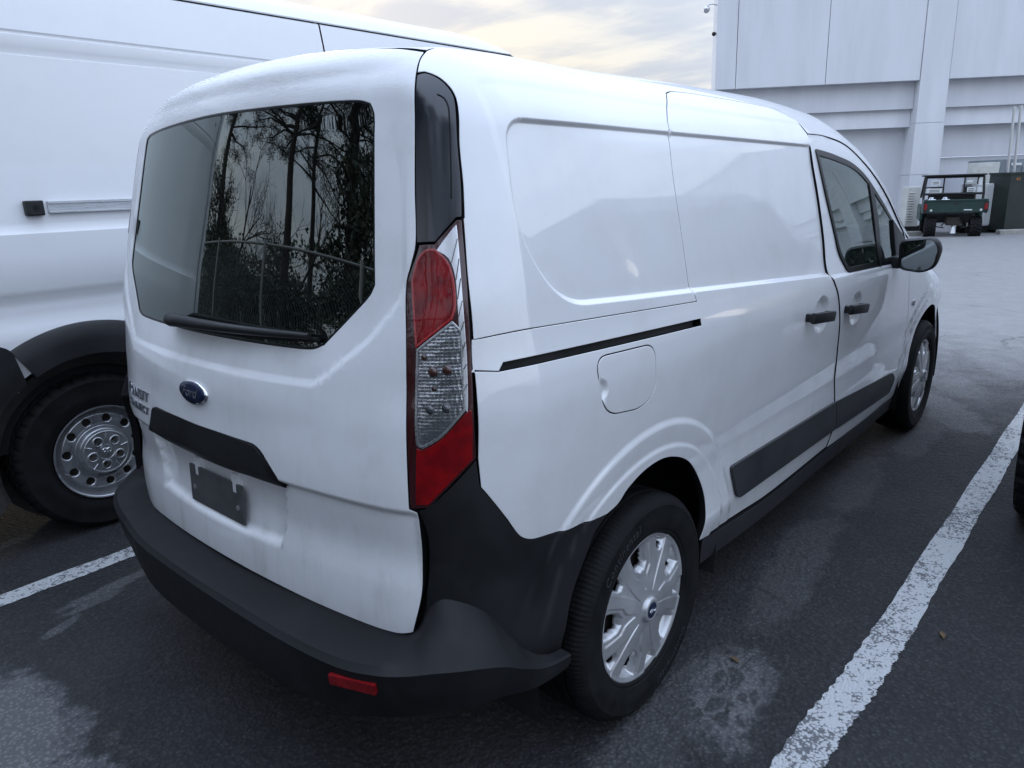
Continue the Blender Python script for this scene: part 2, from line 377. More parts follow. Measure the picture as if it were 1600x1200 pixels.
# ------------------------------------------------------------------ ground
CAMH = np.array([math.cos(CYAW), math.sin(CYAW)]); RH = np.array([CAMH[1], -CAMH[0]])
def gz(x, y):
    d = (x-CPOS[0])*CAMH[0]+(y-CPOS[1])*CAMH[1]
    return -.45*min(max((d-7.)/17., 0), 1)**1.0
def blob(g_, co, cx, cy, rx, ry, rot, nz, soft=.25):
    """soft irregular patch mask centred at cx, cy"""
    s = g_.n('ShaderNodeVectorMath', {0: co, 1: (cx, cy, 0)}, operation='SUBTRACT').outputs[0]
    r = g_.n('ShaderNodeVectorRotate', {'Vector': s, 'Angle': -rot}, rotation_type='Z_AXIS').outputs[0]
    q = g_.n('ShaderNodeVectorMath', {0: r, 1: (1/rx, 1/ry, 0)}, operation='MULTIPLY').outputs[0]
    l = g_.n('ShaderNodeVectorMath', {0: q}, operation='LENGTH').outputs['Value']
    return g_.sm(g_.m('ADD', l, g_.m('MULTIPLY', g_.m('SUBTRACT', nz, .5), 3.2)), 1.+soft, 1.-soft)
def asphalt_fn(g_, p):
    co = objco(g_); flat = g_.vm('MULTIPLY', co, (1, 1, 0))
    big = g_.noise(flat, .7, 6, .6).outputs[0]; mid = g_.noise(flat, 5., 6, .65).outputs[0]
    agg = g_.n('ShaderNodeTexVoronoi', {'Vector': flat, 'Scale': 88.}, feature='F1'); agd = agg.outputs['Distance']; coarse = g_.n('ShaderNodeTexVoronoi', {'Vector': flat, 'Scale': 42.}, feature='F1').outputs['Distance']
    acol = g_.n('ShaderNodeSeparateColor', {0: agg.outputs['Color']}).outputs[0]
    fine = g_.noise(flat, 420, 3, .6).outputs[0]
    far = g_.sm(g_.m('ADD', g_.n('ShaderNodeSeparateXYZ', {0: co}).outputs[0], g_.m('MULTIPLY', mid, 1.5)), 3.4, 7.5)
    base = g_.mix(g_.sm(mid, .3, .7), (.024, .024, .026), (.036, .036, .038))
    base = g_.mix(far, base, g_.mix(g_.sm(mid, .3, .7), (.21, .207, .207), (.26, .256, .256)))  # older, greyer far lot, painted paler still for its grazing sheen
    spk = g_.noise(flat, 120, 4, .75).outputs[0]
    base = g_.mix(g_.m('MULTIPLY', g_.sm(acol, .6, 1.), .20), base, g_.mix(far, (.13, .13, .132), (.32, .32, .32)))
    base = g_.mix(g_.m('MULTIPLY', g_.sm(spk, .62, .76), .26), base, g_.mix(far, (.17, .17, .172), (.34, .34, .34)))
    base = g_.mix(g_.m('MULTIPLY', g_.m('MULTIPLY', g_.sm(agd, .26, .60), .8), g_.m('SUBTRACT', 1., g_.m('MULTIPLY', far, .8))), base, (.010, .011, .014))
    base = g_.mix(g_.m('MULTIPLY', g_.m('MULTIPLY', g_.sm(spk, .44, .32), .6), g_.m('SUBTRACT', 1., g_.m('MULTIPLY', far, .8))), base, (.012, .013, .016))
    # pale salt and dust where tyres stood and water dried
    en = g_.noise(flat, 3.2, 7, .68).outputs[0]; en2 = g_.noise(flat, 14, 6, .65).outputs[0]; en = g_.m('ADD', g_.m('MULTIPLY', en, .6), g_.m('MULTIPLY', en2, .4))
    B = [(-1.30, .45, .24, .42, .1, 1.), (-.66, 1.09, .22, .035, .12, .55), (-.80, 1.02, .12, .025, .1, .5), (-.93, .94, .07, .025, .4, .55), (-.87, 1.86, .10, .04, 0, .5),
         (.20, -1.04, .24, .11, .25, .6), (-.12, -.97, .42, .10, .1, .3), (1.05, -.92, .5, .10, .1, .28), (2.05, -.86, .5, .09, .1, .26), (3.5, -.98, .42, .14, .5, .5), (4.3, -.8, .45, .16, .6, .4), (5.2, -1.0, .7, .22, .4, .55), (6.8, -.2, 1.2, .22, -.9, .35), (2.9, -.95, .4, .08, 0, .25),
         (9.5, .6, 2.5, .25, -.8, .28), (11, 1.2, 3.0, .2, -.85, .28), (13.2, 1., 3.0, .25, -.85, .25)]
    tot = None
    for b in B:
        k = g_.m('MULTIPLY', blob(g_, flat, *b[:5], en), b[5]); tot = k if tot is None else g_.m('MAXIMUM', tot, k)
    # tread print pressed in the dust beside the rear wheel
    tv = g_.n('ShaderNodeVectorRotate', {'Vector': flat, 'Angle': -.35}, rotation_type='Z_AXIS').outputs[0]
    tm = blob(g_, flat, .19, -1.04, .19, .10, .3, en, .5)
    flatw = g_.n('ShaderNodeVectorMath', {0: tv, 1: g_.n('ShaderNodeVectorMath', {0: g_.noise(flat, 9., 3, .6).outputs['Color'], 1: (.07, .07, 0)}, operation='MULTIPLY').outputs[0]}, operation='ADD').outputs[0]
    tw = g_.n('ShaderNodeTexVoronoi', {'Vector': g_.vm('MULTIPLY', flatw, (15, 27, 1)), 'Scale': 1., 'Randomness': .8}, feature='DISTANCE_TO_EDGE').outputs['Distance']
    tread = g_.m('MULTIPLY', g_.m('MULTIPLY', tm, g_.sm(en, .38, .6)), g_.sm(tw, .14, .04))
    grain = g_.sm(g_.m('ADD', g_.m('MULTIPLY', fine, .5), g_.m('MULTIPLY', agd, .9)), .75, .35)
    tot = g_.m('MULTIPLY', tot, g_.m('ADD', .45, g_.m('MULTIPLY', grain, .5)))
    tot = g_.m('MULTIPLY', tot, g_.m('SUBTRACT', 1., g_.m('MULTIPLY', g_.m('MULTIPLY', tm, g_.sm(tw, .10, .20)), .6)))
    tot = g_.m('ADD', tot, g_.m('MULTIPLY', tread, .35), clamp=True)
    haze_ = g_.m('MULTIPLY', g_.sm(big, .5, .72), .16)
    base = g_.mix(haze_, base, (.12, .12, .122)); base = g_.mix(tot, base, (.21, .21, .215))
    ck = g_.n('ShaderNodeTexVoronoi', {'Vector': g_.n('ShaderNodeVectorMath', {0: flat, 1: g_.n('ShaderNodeVectorMath', {0: g_.noise(flat, 2.2, 5, .6).outputs['Color'], 1: (.7, .7, 0)}, operation='MULTIPLY').outputs[0]}, operation='ADD').outputs[0], 'Scale': .55}, feature='DISTANCE_TO_EDGE').outputs['Distance']
    crack = g_.m('MULTIPLY', g_.sm(ck, .006, .001), g_.sm(big, .45, .6)); base = g_.mix(g_.m('MULTIPLY', crack, .7), base, (.02, .02, .02))
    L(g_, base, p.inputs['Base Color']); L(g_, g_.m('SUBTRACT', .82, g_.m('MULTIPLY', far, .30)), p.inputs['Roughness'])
    h = g_.m('ADD', g_.m('ADD', g_.m('MULTIPLY', g_.m('SUBTRACT', 1., agd), .6), g_.m('MULTIPLY', g_.m('SUBTRACT', 1., coarse), .7)), g_.m('MULTIPLY', fine, .35)); h = g_.m('MULTIPLY', h, g_.m('SUBTRACT', 1., g_.m('MULTIPLY', far, .75))); bump(g_, p, h, 1., .009)
ASPH = mat('asphalt', asphalt_fn, spec=.5)
def line_fn(g_, p):
    co = objco(g_); flat = g_.vm('MULTIPLY', co, (1, 1, 0))
    agg = g_.n('ShaderNodeTexVoronoi', {'Vector': flat, 'Scale': 115.}, feature='F1').outputs['Distance']
    n = g_.noise(flat, 26, 6, .7).outputs[0]; fine = g_.noise(flat, 420, 3, .6).outputs[0]; n2 = g_.noise(flat, 3, 3, .6).outputs[0]
    w = g_.m('MULTIPLY', g_.sm(g_.m('ADD', g_.m('MULTIPLY', agg, .40), g_.m('ADD', g_.m('MULTIPLY', n, .9), g_.m('MULTIPLY', n2, .55))), .93, 1.08), .85)
    L(g_, g_.mix(w, g_.mix(g_.sm(fine, .35, .65), (.42, .43, .44), (.58, .59, .59)), (.07, .074, .082)), p.inputs['Base Color'])
    h = g_.m('ADD', g_.m('MULTIPLY', g_.m('SUBTRACT', 1., agg), .7), g_.m('MULTIPLY', fine, .35)); bump(g_, p, h, 1., .0055)
LINEM = mat('worn_line_paint', line_fn, rough=.8)
ds = sorted(set([-300, -120, -60, -30, -15, -5, 0, 3, 5, 6.2, 7, 9, 12, 15, 18, 21, 24, 24.5, 30, 40, 60, 100, 200, 400])); ls = [-300, -100, -40, -20, -10, -5, 0, 5, 10, 20, 40, 100, 300]
V = []; Fc = []
for d in ds:
    for l in ls:
        x = CPOS[0]+d*CAMH[0]+l*RH[0]; y = CPOS[1]+d*CAMH[1]+l*RH[1]; V.append((x, y, gz(x, y)))
for i in range(len(ds)-1):
    for j in range(len(ls)-1): a = i*len(ls)+j; Fc.append((a, a+1, a+len(ls)+1, a+len(ls)))
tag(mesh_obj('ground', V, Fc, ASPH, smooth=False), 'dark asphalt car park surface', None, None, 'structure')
def stripe(pts, w, lab):
    V = []; N = 500
    for i in range(N+1):
        t = i/N*(len(pts)-1); k = min(int(t), len(pts)-2); f = t-k
        x = pts[k][0]*(1-f)+pts[k+1][0]*f; y = pts[k][1]*(1-f)+pts[k+1][1]*f
        a = .003*math.sin(i*.31)+.0015*math.sin(i*1.7)+.003*random.random(); b = .003*math.sin(i*.27+2)+.003*random.random()
        V += [(x, y-w/2+a, .0035), (x, y+w/2+b, .0035)]
    Fc = [(2*i, 2*i+1, 2*i+3, 2*i+2) for i in range(N)]
    tag(mesh_obj('parking_line', V, Fc, LINEM, smooth=False), lab, None, None, 'structure')
stripe([(-1.9, -1.30), (-.1, -1.293), (.25, -1.300), (.45, -1.318), (.8, -1.325), (4.6, -1.365)], .105, 'worn white parking line right of the small van')
stripe([(-2.0, 1.318), (4.6, 1.30)], .10, 'worn white parking line between the two vans')
# ------------------------------------------------------------------ delivery van : panel machinery
C0 = np.array([.6, 0., 1.0])
def to_uv(kind, P):
    P = np.asarray(P, float)
    if kind == 'side': return np.stack([P[:, 0], .9*np.arctan2(P[:, 2]-.9, np.abs(P[:, 1]))], 1)
    if kind == 'rear': return 1.25*np.stack([P[:, 1]/(.6-P[:, 0]), (P[:, 2]-1.)/(.6-P[:, 0])], 1)
    if kind == 'top': return P[:, :2].copy()
    if kind == 'front': return P[:, 1:].copy()
def from_uv(kind, uv, off=0.):
    n = len(uv); Z_ = np.zeros(n); O1 = np.ones(n)
    if kind == 'side': o = np.stack([uv[:, 0], Z_, Z_+.9], 1); th = uv[:, 1]/.9; d = np.stack([Z_, -np.cos(th), np.sin(th)], 1); P = raysurf(o, d, .3, 1.5)
    elif kind == 'rear': o = np.tile(C0, (n, 1)); d = np.stack([-O1, uv[:, 0]/1.25, uv[:, 1]/1.25], 1); P = raysurf(o, d, .5, 2.2)
    elif kind == 'top': o = np.stack([uv[:, 0], uv[:, 1], Z_+.4], 1); d = np.stack([Z_, Z_, O1], 1); P = raysurf(o, d, .05, 1.8)
    else: o = np.stack([Z_+2.6, uv[:, 0], uv[:, 1]], 1); d = np.stack([O1, Z_, Z_], 1); P = raysurf(o, d, .1, 1.8)
    bad = np.isnan(P[:, 0])
    if bad.any():
        good = np.where(~bad)[0]
        for i in np.where(bad)[0]: P[i] = P[good[np.argmin(((uv[good]-uv[i])**2).sum(1))]]
    N = grad(P); return P+N*off, N
def S(xz):
    xz = np.array([q[:2] for q in xz], float); n = len(xz); o = np.stack([xz[:, 0], np.zeros(n), xz[:, 1]], 1); return raysurf(o, np.tile([0, -1., 0], (n, 1)), .3, 1.2)
def Rr(yz):
    yz = np.array([q[:2] for q in yz], float); n = len(yz); o = np.stack([np.full(n, .6), yz[:, 0], yz[:, 1]], 1); return raysurf(o, np.tile([-1., 0, 0], (n, 1)), .4, 1.7)
def smooth_line(P, h=.012):
    P = np.asarray(P, float)
    if len(P) == 2: n = max(1, int(np.linalg.norm(P[1]-P[0])/h)); return np.array([P[0]+(P[1]-P[0])*i/n for i in range(n+1)])
    out = []
    for i in range(len(P)-1):
        p0 = P[max(i-1, 0)]; p1 = P[i]; p2 = P[i+1]; p3 = P[min(i+2, len(P)-1)]
        l = np.linalg.norm(p2-p1); n = max(1, int(math.ceil(l/h)))
        d0 = np.linalg.norm(p1-p0) or l; d2 = np.linalg.norm(p3-p2) or l
        m1 = (p2-p0)/(l+d0)*l if i > 0 else p2-p1; m2 = (p3-p1)/(l+d2)*l if i < len(P)-2 else p2-p1
        for k in range(n):
            t = k/n; out.append((2*t**3-3*t*t+1)*p1+(t**3-2*t*t+t)*m1+(-2*t**3+3*t*t)*p2+(t**3-t*t)*m2)
    out.append(P[-1]); return np.array(out)
def path(*segs):
    """closed outline from segments; a segment is smooth inside, corners stand between segments"""
    out = []
    for i, s_ in enumerate(segs):
        nxt = segs[(i+1) % len(segs)]; s_ = np.asarray(s_, float)
        if len(s_) == 1 or np.linalg.norm(s_[-1]-nxt[0]) > 1e-6: body_ = [smooth_line(s_) if len(s_) > 1 else s_, smooth_line(np.array([s_[-1], nxt[0]]))[1:-1]]
        else: body_ = [smooth_line(s_)[:-1]]
        out += [b for b in body_ if len(b)]
    return np.concatenate(out)
def polyarea(q): return .5*np.sum(q[:, 0]*np.roll(q[:, 1], -1)-np.roll(q[:, 0], -1)*q[:, 1])
def inset(q, d):
    """move an outline inwards by d (negative: outwards)"""
    if polyarea(q) < 0: q = q[::-1]
    e = np.roll(q, -1, 0)-q; e /= np.maximum(np.linalg.norm(e, axis=1, keepdims=True), 1e-9); n = np.stack([-e[:, 1], e[:, 0]], 1)
    m = n+np.roll(n, 1, 0); m /= np.maximum((m*m).sum(1, keepdims=True), .7)/2.0000001
    return q+m*d
def dedupe(q, eps=2.5e-3):
    out = [q[0]]
    for p in q[1:]:
        if np.linalg.norm(p-out[-1]) > eps: out.append(p)
    if np.linalg.norm(out[0]-out[-1]) < eps: out.pop()
    return np.array(out)
VAN = thing('delivery_van', 'small white panel van seen from its right rear corner, in the middle of the picture', 'van')
def panel(name, kind, outline, m, parent=VAN, h=.018, off=0., holes=(), gap=.0026, lip=.022, feats=(), rows=(), mirror=False, label=None, hgap=None, roll=True):
    global RECESS
    RECESS = list(feats)
    q = dedupe(inset(dedupe(to_uv(kind, outline)), gap)); H = [dedupe(inset(dedupe(to_uv(kind, ho)), -(gap if hgap is None else hgap))) for ho in holes]
    lo, hi = q.min(0), q.max(0); us = np.arange(lo[0]+h/2, hi[0], h); vs = np.arange(lo[1]+h/2, hi[1], h*.87)
    gp = np.array([(u+(h/2 if j % 2 else 0), v) for j, v in enumerate(vs) for u in us]) if len(us) and len(vs) else np.zeros((0, 2))
    extra = []
    for poly, dep, wd in feats:
        pl = np.array(poly); 
        if polyarea(pl) < 0: pl = pl[::-1]
        dense = smooth_line(np.concatenate([pl, pl[:1]]), .008) if False else np.concatenate([np.linspace(pl[i], pl[(i+1) % len(pl)], max(1, int(np.linalg.norm(pl[(i+1) % len(pl)]-pl[i])/.009)), endpoint=False) for i in range(len(pl))])
        for dd in (-.5, -.25, 0, .25, .5):
            e = inset(dense, dd*wd); e3 = S(e); extra.append(to_uv('side', e3[~np.isnan(e3[:, 0])]))
    for r in rows: extra.append(to_uv(kind, r))
    if extra:
        ex = np.concatenate(extra)
        if len(gp):
            keep = np.ones(len(gp), bool)
            for i0 in range(0, len(gp), 400):
                dd = ((gp[i0:i0+400, None]-ex[None])**2).sum(2).min(1); keep[i0:i0+400] = dd > (.35*h)**2
            gp = gp[keep]
        gp = np.concatenate([gp, ex])
    if len(gp):
        k = sdpoly(gp[:, 0], gp[:, 1], q) < -.4*h
        for ho in H: k &= sdpoly(gp[:, 0], gp[:, 1], ho) > .4*h
        gp = gp[k]
    pts = np.concatenate([q]+H+[gp]); edges = []; b = 0; loops = []
    for lp in [q]+H:
        n = len(lp); loops.append((b, n)); edges += [(b+i, b+(i+1) % n) for i in range(n)]; b += n
    vo, _, fo, ov, _, _ = delaunay_2d_cdt([Vector(p) for p in pts], edges, [], 0, 1e-6)
    vo = np.array([v[:] for v in vo]); fo = [f for f in fo if len(f) >= 3]; fa = np.array([f[:3] for f in fo]); cen = vo[fa].mean(1)
    k = sdpoly(cen[:, 0], cen[:, 1], q) < 0
    for ho in H: k &= sdpoly(cen[:, 0], cen[:, 1], ho) > 0
    fa = fa[k]; P, N = from_uv(kind, vo, off)
    a = P[fa[:, 1]]-P[fa[:, 0]]; c_ = P[fa[:, 2]]-P[fa[:, 0]]; fl = (np.cross(a, c_)*N[fa[:, 0]]).sum(1) < 0; fa[fl] = fa[fl][:, ::-1]
    V = list(P); NN = list(N); Fc = [tuple(f) for f in fa]
    omap = {}
    for i, src in enumerate(ov):
        for s_ in src: omap[s_] = i
    if lip > 0:
        # boundary edges of the kept triangles, in loop order
        cnt = {}
        for f in fa:
            for x, y in ((f[0], f[1]), (f[1], f[2]), (f[2], f[0])): cnt[(x, y)] = 1
        bd = [(x, y) for (x, y) in cnt if (y, x) not in cnt]
        bv = sorted({v for e in bd for v in e}); nxt = {}; out_t = {v: np.zeros(3) for v in bv}
        for x, y in bd:
            t = P[y]-P[x]; t /= max(np.linalg.norm(t), 1e-9); o_ = np.cross(t, N[x]); out_t[x] += o_; out_t[y] += o_
        i1 = {}; i2 = {}
        for v in bv:
            o_ = out_t[v]; o_ /= max(np.linalg.norm(o_), 1e-9)
            i1[v] = len(V); V.append(P[v]+o_*.0011-N[v]*.0014); NN.append(o_*.75+N[v]*.66)
            i2[v] = len(V); V.append(P[v]+o_*.0011-N[v]*lip); NN.append(o_)
        for x, y in bd: Fc.append((x, i1[x], i1[y], y)); Fc.append((i1[x], i2[x], i2[y], i1[y]))
    NN = np.array(NN); NN /= np.linalg.norm(NN, axis=1, keepdims=True)
    o = mesh_obj(name, V, Fc, m, parent, NN)
    if lip > .012:
        o.data.materials.append(SEAL_SHADE); nf = len(fa); mi = [0]*nf+[0, 1]*((len(Fc)-nf)//2); o.data.polygons.foreach_set('material_index', mi)
    if label: o['label'] = label
    RECESS = []
    if mirror:
        c = o.copy(); COL.objects.link(c); c.scale = (1, -1, 1); c.parent = parent; return o, c
    return o
# --- shared outlines (metres, van coordinates, right side; mirrored for the left)
A3 = lambda *p: np.array(p, float)
GAP_QD_UP = [(.378, 1.692), (.300, 1.642), (.254, 1.597), (.224, 1.481), (.218, 1.342), (.221, 1.184), (.235, 1.136)]
GAP_QD_SLOT = [(.235, 1.136), (.238, 1.097)]
GAP_QD_LOW = [(.239, 1.077), (.241, .999), (.267, .893), (.316, .786), (.388, .683), (.434, .606), (.440, .534), (.415, .469), (.389, .410), (.375, .385)]
GAP_DF = [(1.288, 1.606), (1.254, 1.522), (1.256, 1.386), (1.262, 1.213), (1.262, 1.110), (1.293, 1.081), (1.351, 1.014), (1.408, .905), (1.446, .769), (1.500, .604), (1.528, .488), (1.525, .399), (1.500, .340)]
ROCK_TOP = [(.30, .397), (.60, .366), (.866, .343), (1.5, .335), (2.1, .315), (2.62, .285)]
def rock(x): return float(np.interp(x, [q[0] for q in ROCK_TOP], [q[1] for q in ROCK_TOP]))
DOOR_TOP = [(.378, 1.692), (.42, 1.700), (.548, 1.704), (.847, 1.701), (1.17, 1.692), (1.245, 1.680), (1.270, 1.648), (1.288, 1.606)]
SEAM_F = [(1.288, 1.606), (1.493, 1.603), (1.739, 1.571), (1.90, 1.505), (2.05, 1.42), (2.25, 1.30), (2.43, 1.185)]
DOOR_FR = [(2.43, 1.185), (2.445, 1.10), (2.46, 1.0), (2.50, .90), (2.56, .809), (2.63, .66), (2.62, .511), (2.59, .378), (2.57, .29)]
BLINE = [(-.581, .866), (-.530, .781), (-.499, .733), (-.468, .714), (-.41, .703), (-.352, .693), (-.207, .680)]
ARCH_R = [(-.207, .680), (-.163, .692), (-.126, .721), (-.059, .746), (.019, .752), (.093, .738), (.179, .700), (.240, .650), (.285, .590), (.312, .533), (.318, .482), (.312, .437), (.303, .397)]
LAMP_R = A3((-.525, -.761, 1.394), (-.549, -.793, 1.258), (-.560, -.804, 1.163))
LAMP_R2 = A3((-.560, -.804, 1.163), (-.567, -.812, 1.107)); LAMP_R3 = A3((-.567, -.812, 1.107), (-.575, -.819, 1.02), (-.582, -.826, .927))
APPL = A3((-.497, -.623, 1.675), (-.488, -.636, 1.679), (-.478, -.668, 1.665), (-.474, -.696, 1.640), (-.477, -.711, 1.614), (-.497, -.732, 1.533), (-.510, -.749, 1.458), (-.523, -.761, 1.396))
TG_R = A3((-.445, -.595, 1.722), (-.472, -.607, 1.706), (-.497, -.622, 1.677), (-.530, -.646, 1.588), (-.562, -.668, 1.448), (-.581, -.683, 1.349), (-.597, -.680, 1.305), (-.608, -.675, 1.270), (-.638, -.696, 1.157), (-.681, -.722, .826))
TG_R2 = A3((-.675, -.738, .819), (-.660, -.730, .76), (-.657, -.724, .694), (-.665, -.724, .626), (-.683, -.705, .53))
mirr = lambda P: np.asarray(P)*np.array([1, -1, 1])
snap = lambda P: P
RECP = roundpoly([(-.398, 1.583, .05), (1.60, 1.556, .01), (1.60, 1.076, .01), (-.335, 1.205, .09), (-.432, 1.36, .1)], .05, 8)
SHLD = roundpoly([(-.43, 1.662, .03), (1.60, 1.640, .01), (1.60, .2, .01), (-.43, .2, .01)], .02, 4)
DOORSHLD = roundpoly([(-.2, 1.662), (1.9, 1.640), (1.9, .2), (-.2, .2)], .0, 1)
DIMPLE1 = [(1.19+.068*math.cos(a), .960+.056*math.sin(a)) for a in np.linspace(0, 2*math.pi, 28, endpoint=False)]
DIMPLE2 = [(1.60+.068*math.cos(a), .925+.056*math.sin(a)) for a in np.linspace(0, 2*math.pi, 28, endpoint=False)]
ditchA = A3((-.445, -.595, 1.722), (-.39, -.595, 1.74), (.0, -.600, 1.752), (.36, -.598, 1.755))
sideF = [(RECP, .011, .014), (SHLD, .005, .022)]
# --- quarter panel: upper, rail cover, lower
SOFT = 1
qu = path(A3((-.445, -.595, 1.722), (-.472, -.607, 1.706), (-.497, -.623, 1.678)), APPL[1:], LAMP_R, S([(-.560, 1.163), (.235, 1.138)]), S(GAP_QD_UP[::-1]), np.concatenate([S([(.378, 1.692)]), ditchA[-1:]]), ditchA[::-1])
rear_q, _ = panel('rear_quarter_panel', 'side', qu, PAINT, h=.02, feats=sideF, mirror=True)
SLOT = path(S([(-.527, 1.101), (-.516, 1.117)]), S([(-.516, 1.117), (.238, 1.094)]), S([(.238, 1.098), (.239, 1.077)]), S([(.239, 1.077), (-.527, 1.101)]))
rc = path(S([(-.560, 1.161), (.235, 1.136)]), S([(.235, 1.136), (.238, 1.094)]), S([(.238, 1.094), (-.516, 1.117)]), S([(-.516, 1.117), (-.527, 1.101)]), S([(-.527, 1.101), (-.567, 1.107)]), LAMP_R2[::-1])
panel('rail_cover', 'side', rc, PAINT, h=.02, gap=-.0004, mirror=True)
FUEL = S(roundpoly([(-.262, 1.080, .045), (-.018, 1.070, .04), (-.014, .945, .07), (-.085, .920, .03), (-.235, .938, .06)], .04, 6))
ql = path(S([(-.568, 1.104), (-.527, 1.099)]), S([(-.527, 1.099), (.239, 1.075)]), S(GAP_QD_LOW), S([(.375, .385), (.303, .397)]), S(ARCH_R[::-1]), S(BLINE[::-1]), LAMP_R3[::-1])
fl = [([(.52*math.cos(a), AXZ+.52*math.sin(a)) for a in np.linspace(0, 2*math.pi, 60, endpoint=False)], 0., .02)]
ARROWS = [S([(rr_*math.cos(a_), AXZ+rr_*math.sin(a_)) for a_ in np.arange(-.1, math.pi+.2, .010/rr_)]) for rr_ in (.44, .450, .460, .470, .480, .495, .506, .514, .520, .526, .532, .538, .55)]
panel('lower_quarter_panel', 'side', ql, PAINT, h=.016, holes=[FUEL], mirror=False, hgap=.0026, rows=ARROWS)
lq2 = panel('lower_quarter_panel', 'side', ql, PAINT, h=.03); lq2.scale = (1, -1, 1)
FINGER = [(-.245+.022*math.cos(a), 1.002+.020*math.sin(a)) for a in np.linspace(0, 2*math.pi, 16, endpoint=False)]
fd = panel('fuel_door', 'side', FUEL, PAINT, h=.014, gap=.0026, off=.0006, feats=[([(x_, z_) for x_, z_ in FINGER], .009, .016)])
# --- sliding door and front door
sd = path(S(GAP_QD_UP), S(GAP_QD_SLOT), S(GAP_QD_LOW), S([(.375, .385), (.6, .366), (.866, .343), (1.500, .336)]), S(GAP_DF[::-1]), S(DOOR_TOP[::-1]))
SDOOR, SD2 = panel('sliding_door', 'side', sd, PAINT, h=.02, feats=sideF+[(DIMPLE1, .020, .034)], mirror=True)
WINF = S(roundpoly([(1.292, 1.553, .02), (1.46, 1.538, .04), (1.70, 1.505, .1), (1.86, 1.450, .1), (2.02, 1.355, .05), (2.375, 1.165, .01), (2.375, 1.045, .01), (1.482, 1.083, .03), (1.395, 1.165, .04), (1.315, 1.39, .05)], .03, 6))
fdr = path(S(GAP_DF), S([(1.50, .336), (2.57, .290)]), S(DOOR_FR[::-1]), S(SEAM_F[::-1]))
crease_f = [(roundpoly([(1.0, 1.600), (1.0, 1.098), (3.0, 1.02), (3.0, 1.6)], 0, 1), .007, .018), (DIMPLE2, .020, .034)]
FDOOR, FD2 = panel('front_door', 'side', fdr, PAINT, h=.02, holes=[WINF], hgap=-.001, feats=crease_f, mirror=True)
# window: rubber frame, two panes, dividing bar
for d_, sc in ((FDOOR, 1), (FD2, 1)):
    uvw = dedupe(to_uv('side', WINF)); inn = inset(uvw, .020); P_in, _ = from_uv('side', inn)
    fr = panel('window_seal', 'side', WINF, RUBS, parent=d_, h=.05, off=-.001, gap=0., holes=[P_in], hgap=0., lip=.012)
    GL = S(roundpoly([(1.31, 1.538, .02), (1.46, 1.520, .04), (1.69, 1.487, .08), (1.878, 1.412, .01), (1.905, 1.078, .01), (1.496, 1.095, .03), (1.412, 1.175, .04), (1.332, 1.39, .05)], .03, 6))
    panel('window_pane', 'side', GL, GLASS_SIDE, parent=d_, h=.05, off=-.004, gap=-.004, lip=0)
    QG = S(roundpoly([(1.925, 1.392, .005), (2.03, 1.33, .01), (2.20, 1.236, .01), (2.20, 1.066, .01), (1.945, 1.076, .01)], .01, 3))
    panel('quarter_glass', 'side', QG, GLASS_SIDE, parent=d_, h=.05, off=-.004, gap=-.004, lip=0)
    DV = S([(1.874, 1.418), (1.925, 1.396), (1.948, 1.07), (1.900, 1.074)])
    panel('window_bar', 'side', path(DV), RUBS, parent=d_, h=.05, off=.001, gap=0, lip=.01)
    SAIL = S(roundpoly([(2.185, 1.25, .005), (2.40, 1.15, .02), (2.40, 1.04, .01), (2.10, 1.052, .01), (2.17, 1.09, .02)], .01, 3))
    panel('mirror_sail', 'side', SAIL, BPLAST, parent=d_, h=.05, off=.006, gap=0, lip=.02)
# roof rail strip above the doors, fender, rocker, hood, roof
rr = path(S(DOOR_TOP), S(SEAM_F), S([(2.43, 1.185), (2.62, 1.095)]), A3((2.62, -.80, 1.12), (2.30, -.735, 1.36), (2.10, -.70, 1.47), (1.95, -.66, 1.56), (1.75, -.62, 1.66), (1.5, -.60, 1.70), (1.0, -.598, 1.75), (.36, -.598, 1.755)), np.concatenate([ditchA[-1:], S([(.378, 1.692)])]))
panel('roof_rail', 'side', rr, PAINT, h=.025, mirror=True)
ARCH_F = [(WB+.385*math.cos(a), .345+.385*math.sin(a)) for a in np.linspace(math.pi*.98, .03, 22)]
fe = path(S(DOOR_FR), S([(2.57, .29), (WB-.385, .33)]), S(ARCH_F), S([(3.46, .36), (3.60, .38)]), S([(3.60, .38), (3.60, .80)]), A3((3.60, -.80, .84), (3.45, -.76, .93), (3.2, -.745, 1.01), (2.62, -.80, 1.10)), A3((2.62, -.80, 1.10), (2.46, -.86, 1.15)))
FEND, _ = panel('front_fender', 'side', fe, PAINT, h=.022, mirror=True)
rk = path(S([(.325, .392), (.60, .361), (.866, .339), (1.5, .331), (2.1, .311), (2.64, .283)]), S([(2.64, .283), (2.68, .20)]), S([(2.68, .20), (1.5, .235), (.9, .245), (.36, .285)]), S([(.36, .285), (.325, .392)]))
panel('rocker_cover', 'side', rk, GPLAST, h=.03, off=.002, mirror=True)
mr = S(roundpoly([(.508, .572, .012), (1.505, .540, .01), (1.540, .414, .01), (.555, .446, .03)], .012, 4)); panel('side_moulding', 'side', mr, GPLAST, h=.03, off=.007, gap=0, lip=.010, mirror=True)
mf = S(roundpoly([(1.512, .539, .004), (2.43, .470, .04), (2.50, .42, .03), (2.47, .352, .04), (1.548, .412, .01)], .012, 4)); panel('side_moulding', 'side', mf, GPLAST, h=.03, off=.007, gap=0, lip=.010, mirror=True)
